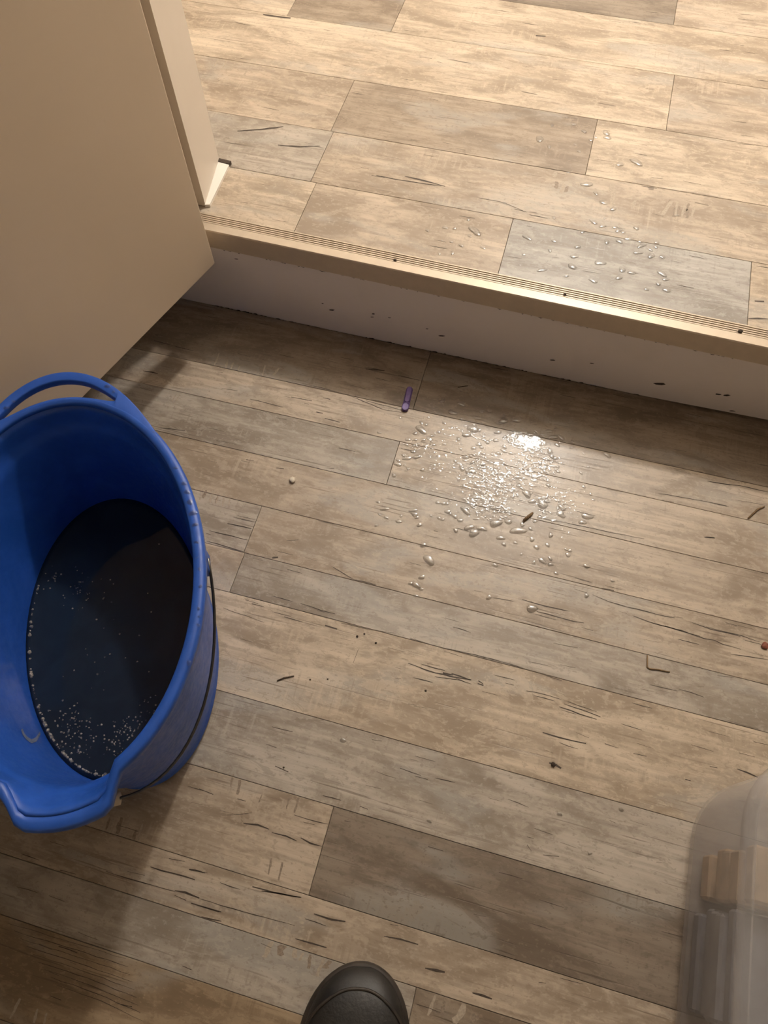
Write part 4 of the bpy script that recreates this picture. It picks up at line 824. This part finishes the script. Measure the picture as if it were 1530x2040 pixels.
# ---------------------------------------------------------------- water drops and splash
M_WATER = bpy.data.materials.new('clear_water'); M_WATER.use_nodes = True
nt = M_WATER.node_tree; nt.nodes.remove(nt.nodes['Principled BSDF'])
fr = nt.nodes.new('ShaderNodeFresnel'); fr.inputs[0].default_value = 1.8
gl = nt.nodes.new('ShaderNodeBsdfGlossy'); gl.inputs['Roughness'].default_value = 0.18
tp = nt.nodes.new('ShaderNodeBsdfTransparent')
tcx = N(nt, 'ShaderNodeTexCoord'); nz = noise_n(nt, tcx.outputs['Object'], (60, 60, 60), 2.0)
tint = mixc(nt, nz, (0.93, 0.925, 0.92, 1), (0.97, 0.965, 0.96, 1)); nt.links.new(tint, tp.inputs[0])
mx = nt.nodes.new('ShaderNodeMixShader')
geo = nt.nodes.new('ShaderNodeNewGeometry')   # light leaving the thin film from below mostly passes through
nt.links.new(math2(nt, 'MULTIPLY', fr.outputs[0], math2(nt, 'SUBTRACT', 1.0, math2(nt, 'MULTIPLY', geo.outputs['Backfacing'], 0.45))), mx.inputs[0]); nt.links.new(tp.outputs[0], mx.inputs[1]); nt.links.new(gl.outputs[0], mx.inputs[2])
nt.links.new(mx.outputs[0], nt.nodes['Material Output'].inputs[0])
DROP_MESH = []
for k in range(8):
    bm = bmesh.new(); rings = []
    rk = random.Random(40 + k); ph = [rk.uniform(0, 6.28) for _ in range(3)]
    for rho in (1.0, 0.985, 0.96, 0.90, 0.78, 0.62, 0.45, 0.28, 0.12):
        zz = 0.145 * (1 - rho ** 2) + 0.09 * (1 - rho ** 22)
        rings.append([(rho * (1 + 0.18 * math.sin(2 * a + ph[0]) + 0.10 * math.sin(3 * a + ph[1])) * math.cos(a), rho * (1 + 0.18 * math.sin(2 * a + ph[0]) + 0.10 * math.sin(3 * a + ph[1])) * math.sin(a), zz) for a in [2 * math.pi * i / 14 for i in range(14)]])
    loft(bm, rings, True, False, True); bm.normal_update()
    if sum(f.normal.z for f in bm.faces) < 0: bmesh.ops.reverse_faces(bm, faces=bm.faces)
    me = bpy.data.meshes.new('water_drop'); bm.to_mesh(me); bm.free()
    for p in me.polygons: p.use_smooth = True
    me.materials.append(M_WATER); DROP_MESH.append(me)
def drop(x, y, r, z, label, group):
    o = bpy.data.objects.new('water_drop', rnd.choice(DROP_MESH)); C.objects.link(o)
    o.location = (x, y, z + 0.0002)
    el = rnd.uniform(1.0, 1.5) if r > 0.0035 else rnd.uniform(0.9, 1.2)
    r = min(r * 1.2, 0.0080)
    o.scale = (r * el, r / el ** 0.5, r * rnd.uniform(0.8, 1.2)); o.rotation_euler = (0, 0, rnd.uniform(-0.5, 0.8))
    tag(o, label, 'water drop', group)
def size_word(r): return 'tiny' if r < 0.0021 else ('large' if r > 0.0040 else 'small')
def lower_place(x, y):
    if math.hypot(x - 0.065, y - 0.538) < 0.045: return 'beside the brown splinter on the lower floor'
    if math.hypot(x + 0.164, y - 0.70) < 0.075: return 'near the purple clip on the lower floor'
    if (x / 0.11) ** 2 + ((y - 0.60) / 0.085) ** 2 < 1: return 'amid the glinting film on the lower floor'
    if y < 0.455: return 'on bare lower planks well clear of the wet film'
    return 'around the edge of the wet film on the lower floor'
def upper_place(x, y):
    if y < 0.955 and -0.062 < x < 0.30: return 'on the blue-grey plank of the upper floor'
    if y < 0.955: return 'on the tan plank behind the nosing'
    if y > 1.082 and x < 0.032: return 'on the dark brown plank of the upper floor'
    return 'on the pale upper planks away from the nosing'
for x, y, r in DROPS_UPPER: drop(x, y, r, ZU, size_word(r) + ' clear water drop ' + upper_place(x, y), 'water drops on the upper floor')
for x, y, r in DROPS_LOWER: drop(x, y, r, 0.0, size_word(r) + ' clear water drop ' + lower_place(x, y), 'water drops on the lower floor')
for x, y, r in RIM_BEADS: drop(x, y, r, ZR + 0.0006, 'clear water bead sitting on the blue bucket rim', 'water beads on the bucket rim')
# splash film: broken thin sheet of water
def film(name, label, z, blobs, x0, x1, y0, y1, step, seed, amp=0.0007, thr=0.12):
    bm = bmesh.new(); nx = int((x1 - x0) / step); ny = int((y1 - y0) / step); cx, cy = (x0 + x1) / 2, (y0 + y1) / 2
    H = {}
    for i in range(nx + 1):
        for j in range(ny + 1):
            x = x0 + i * step; yv = y0 + j * step
            e = 0.0
            for (bx_, by_, rx, ry, s) in blobs:
                e = max(e, s * (1 - ((x - bx_) / rx) ** 2 - ((yv - by_) / ry) ** 2))
            if e <= 0: H[i, j] = -1; continue
            n = noise.noise((x * 120 + seed, yv * 260, 1.7)) * 0.58 + noise.noise((x * 260, yv * 620 + seed, 5.1)) * 0.42
            H[i, j] = n + e - 0.70
    V = {}
    def vert(i, j):
        if (i, j) not in V:
            h = max(0.0, H[i, j] - 0.0)
            V[i, j] = bm.verts.new((x0 + i * step - cx, y0 + j * step - cy, 0.0002 + amp * min(1.0, h * 2.2) ** 0.6))
        return V[i, j]
    for i in range(nx):
        for j in range(ny):
            q = [(i, j), (i + 1, j), (i + 1, j + 1), (i, j + 1)]
            if sum(H[c] > 0 for c in q) >= 3: bm.faces.new([vert(*c) for c in q])
    if not bm.faces: return
    return tag(obj(name, bm, M_WATER, None, True, loc=(cx, cy, z)), label, 'puddle')
film('water_puddle', 'broken film of splashed water on the lower planks below the step, glinting with lamplight', 0.0,
     [(0.040, 0.670, 0.050, 0.030, 1.35), (0.0, 0.590, 0.10, 0.075, 0.86), (0.0, 0.545, 0.075, 0.045, 0.95), (0.060, 0.625, 0.07, 0.055, 0.85), (-0.10, 0.60, 0.09, 0.10, 0.60), (0.10, 0.57, 0.08, 0.07, 0.66), (-0.06, 0.66, 0.09, 0.05, 0.62)],
     -0.20, 0.20, 0.46, 0.72, 0.0010, 11)
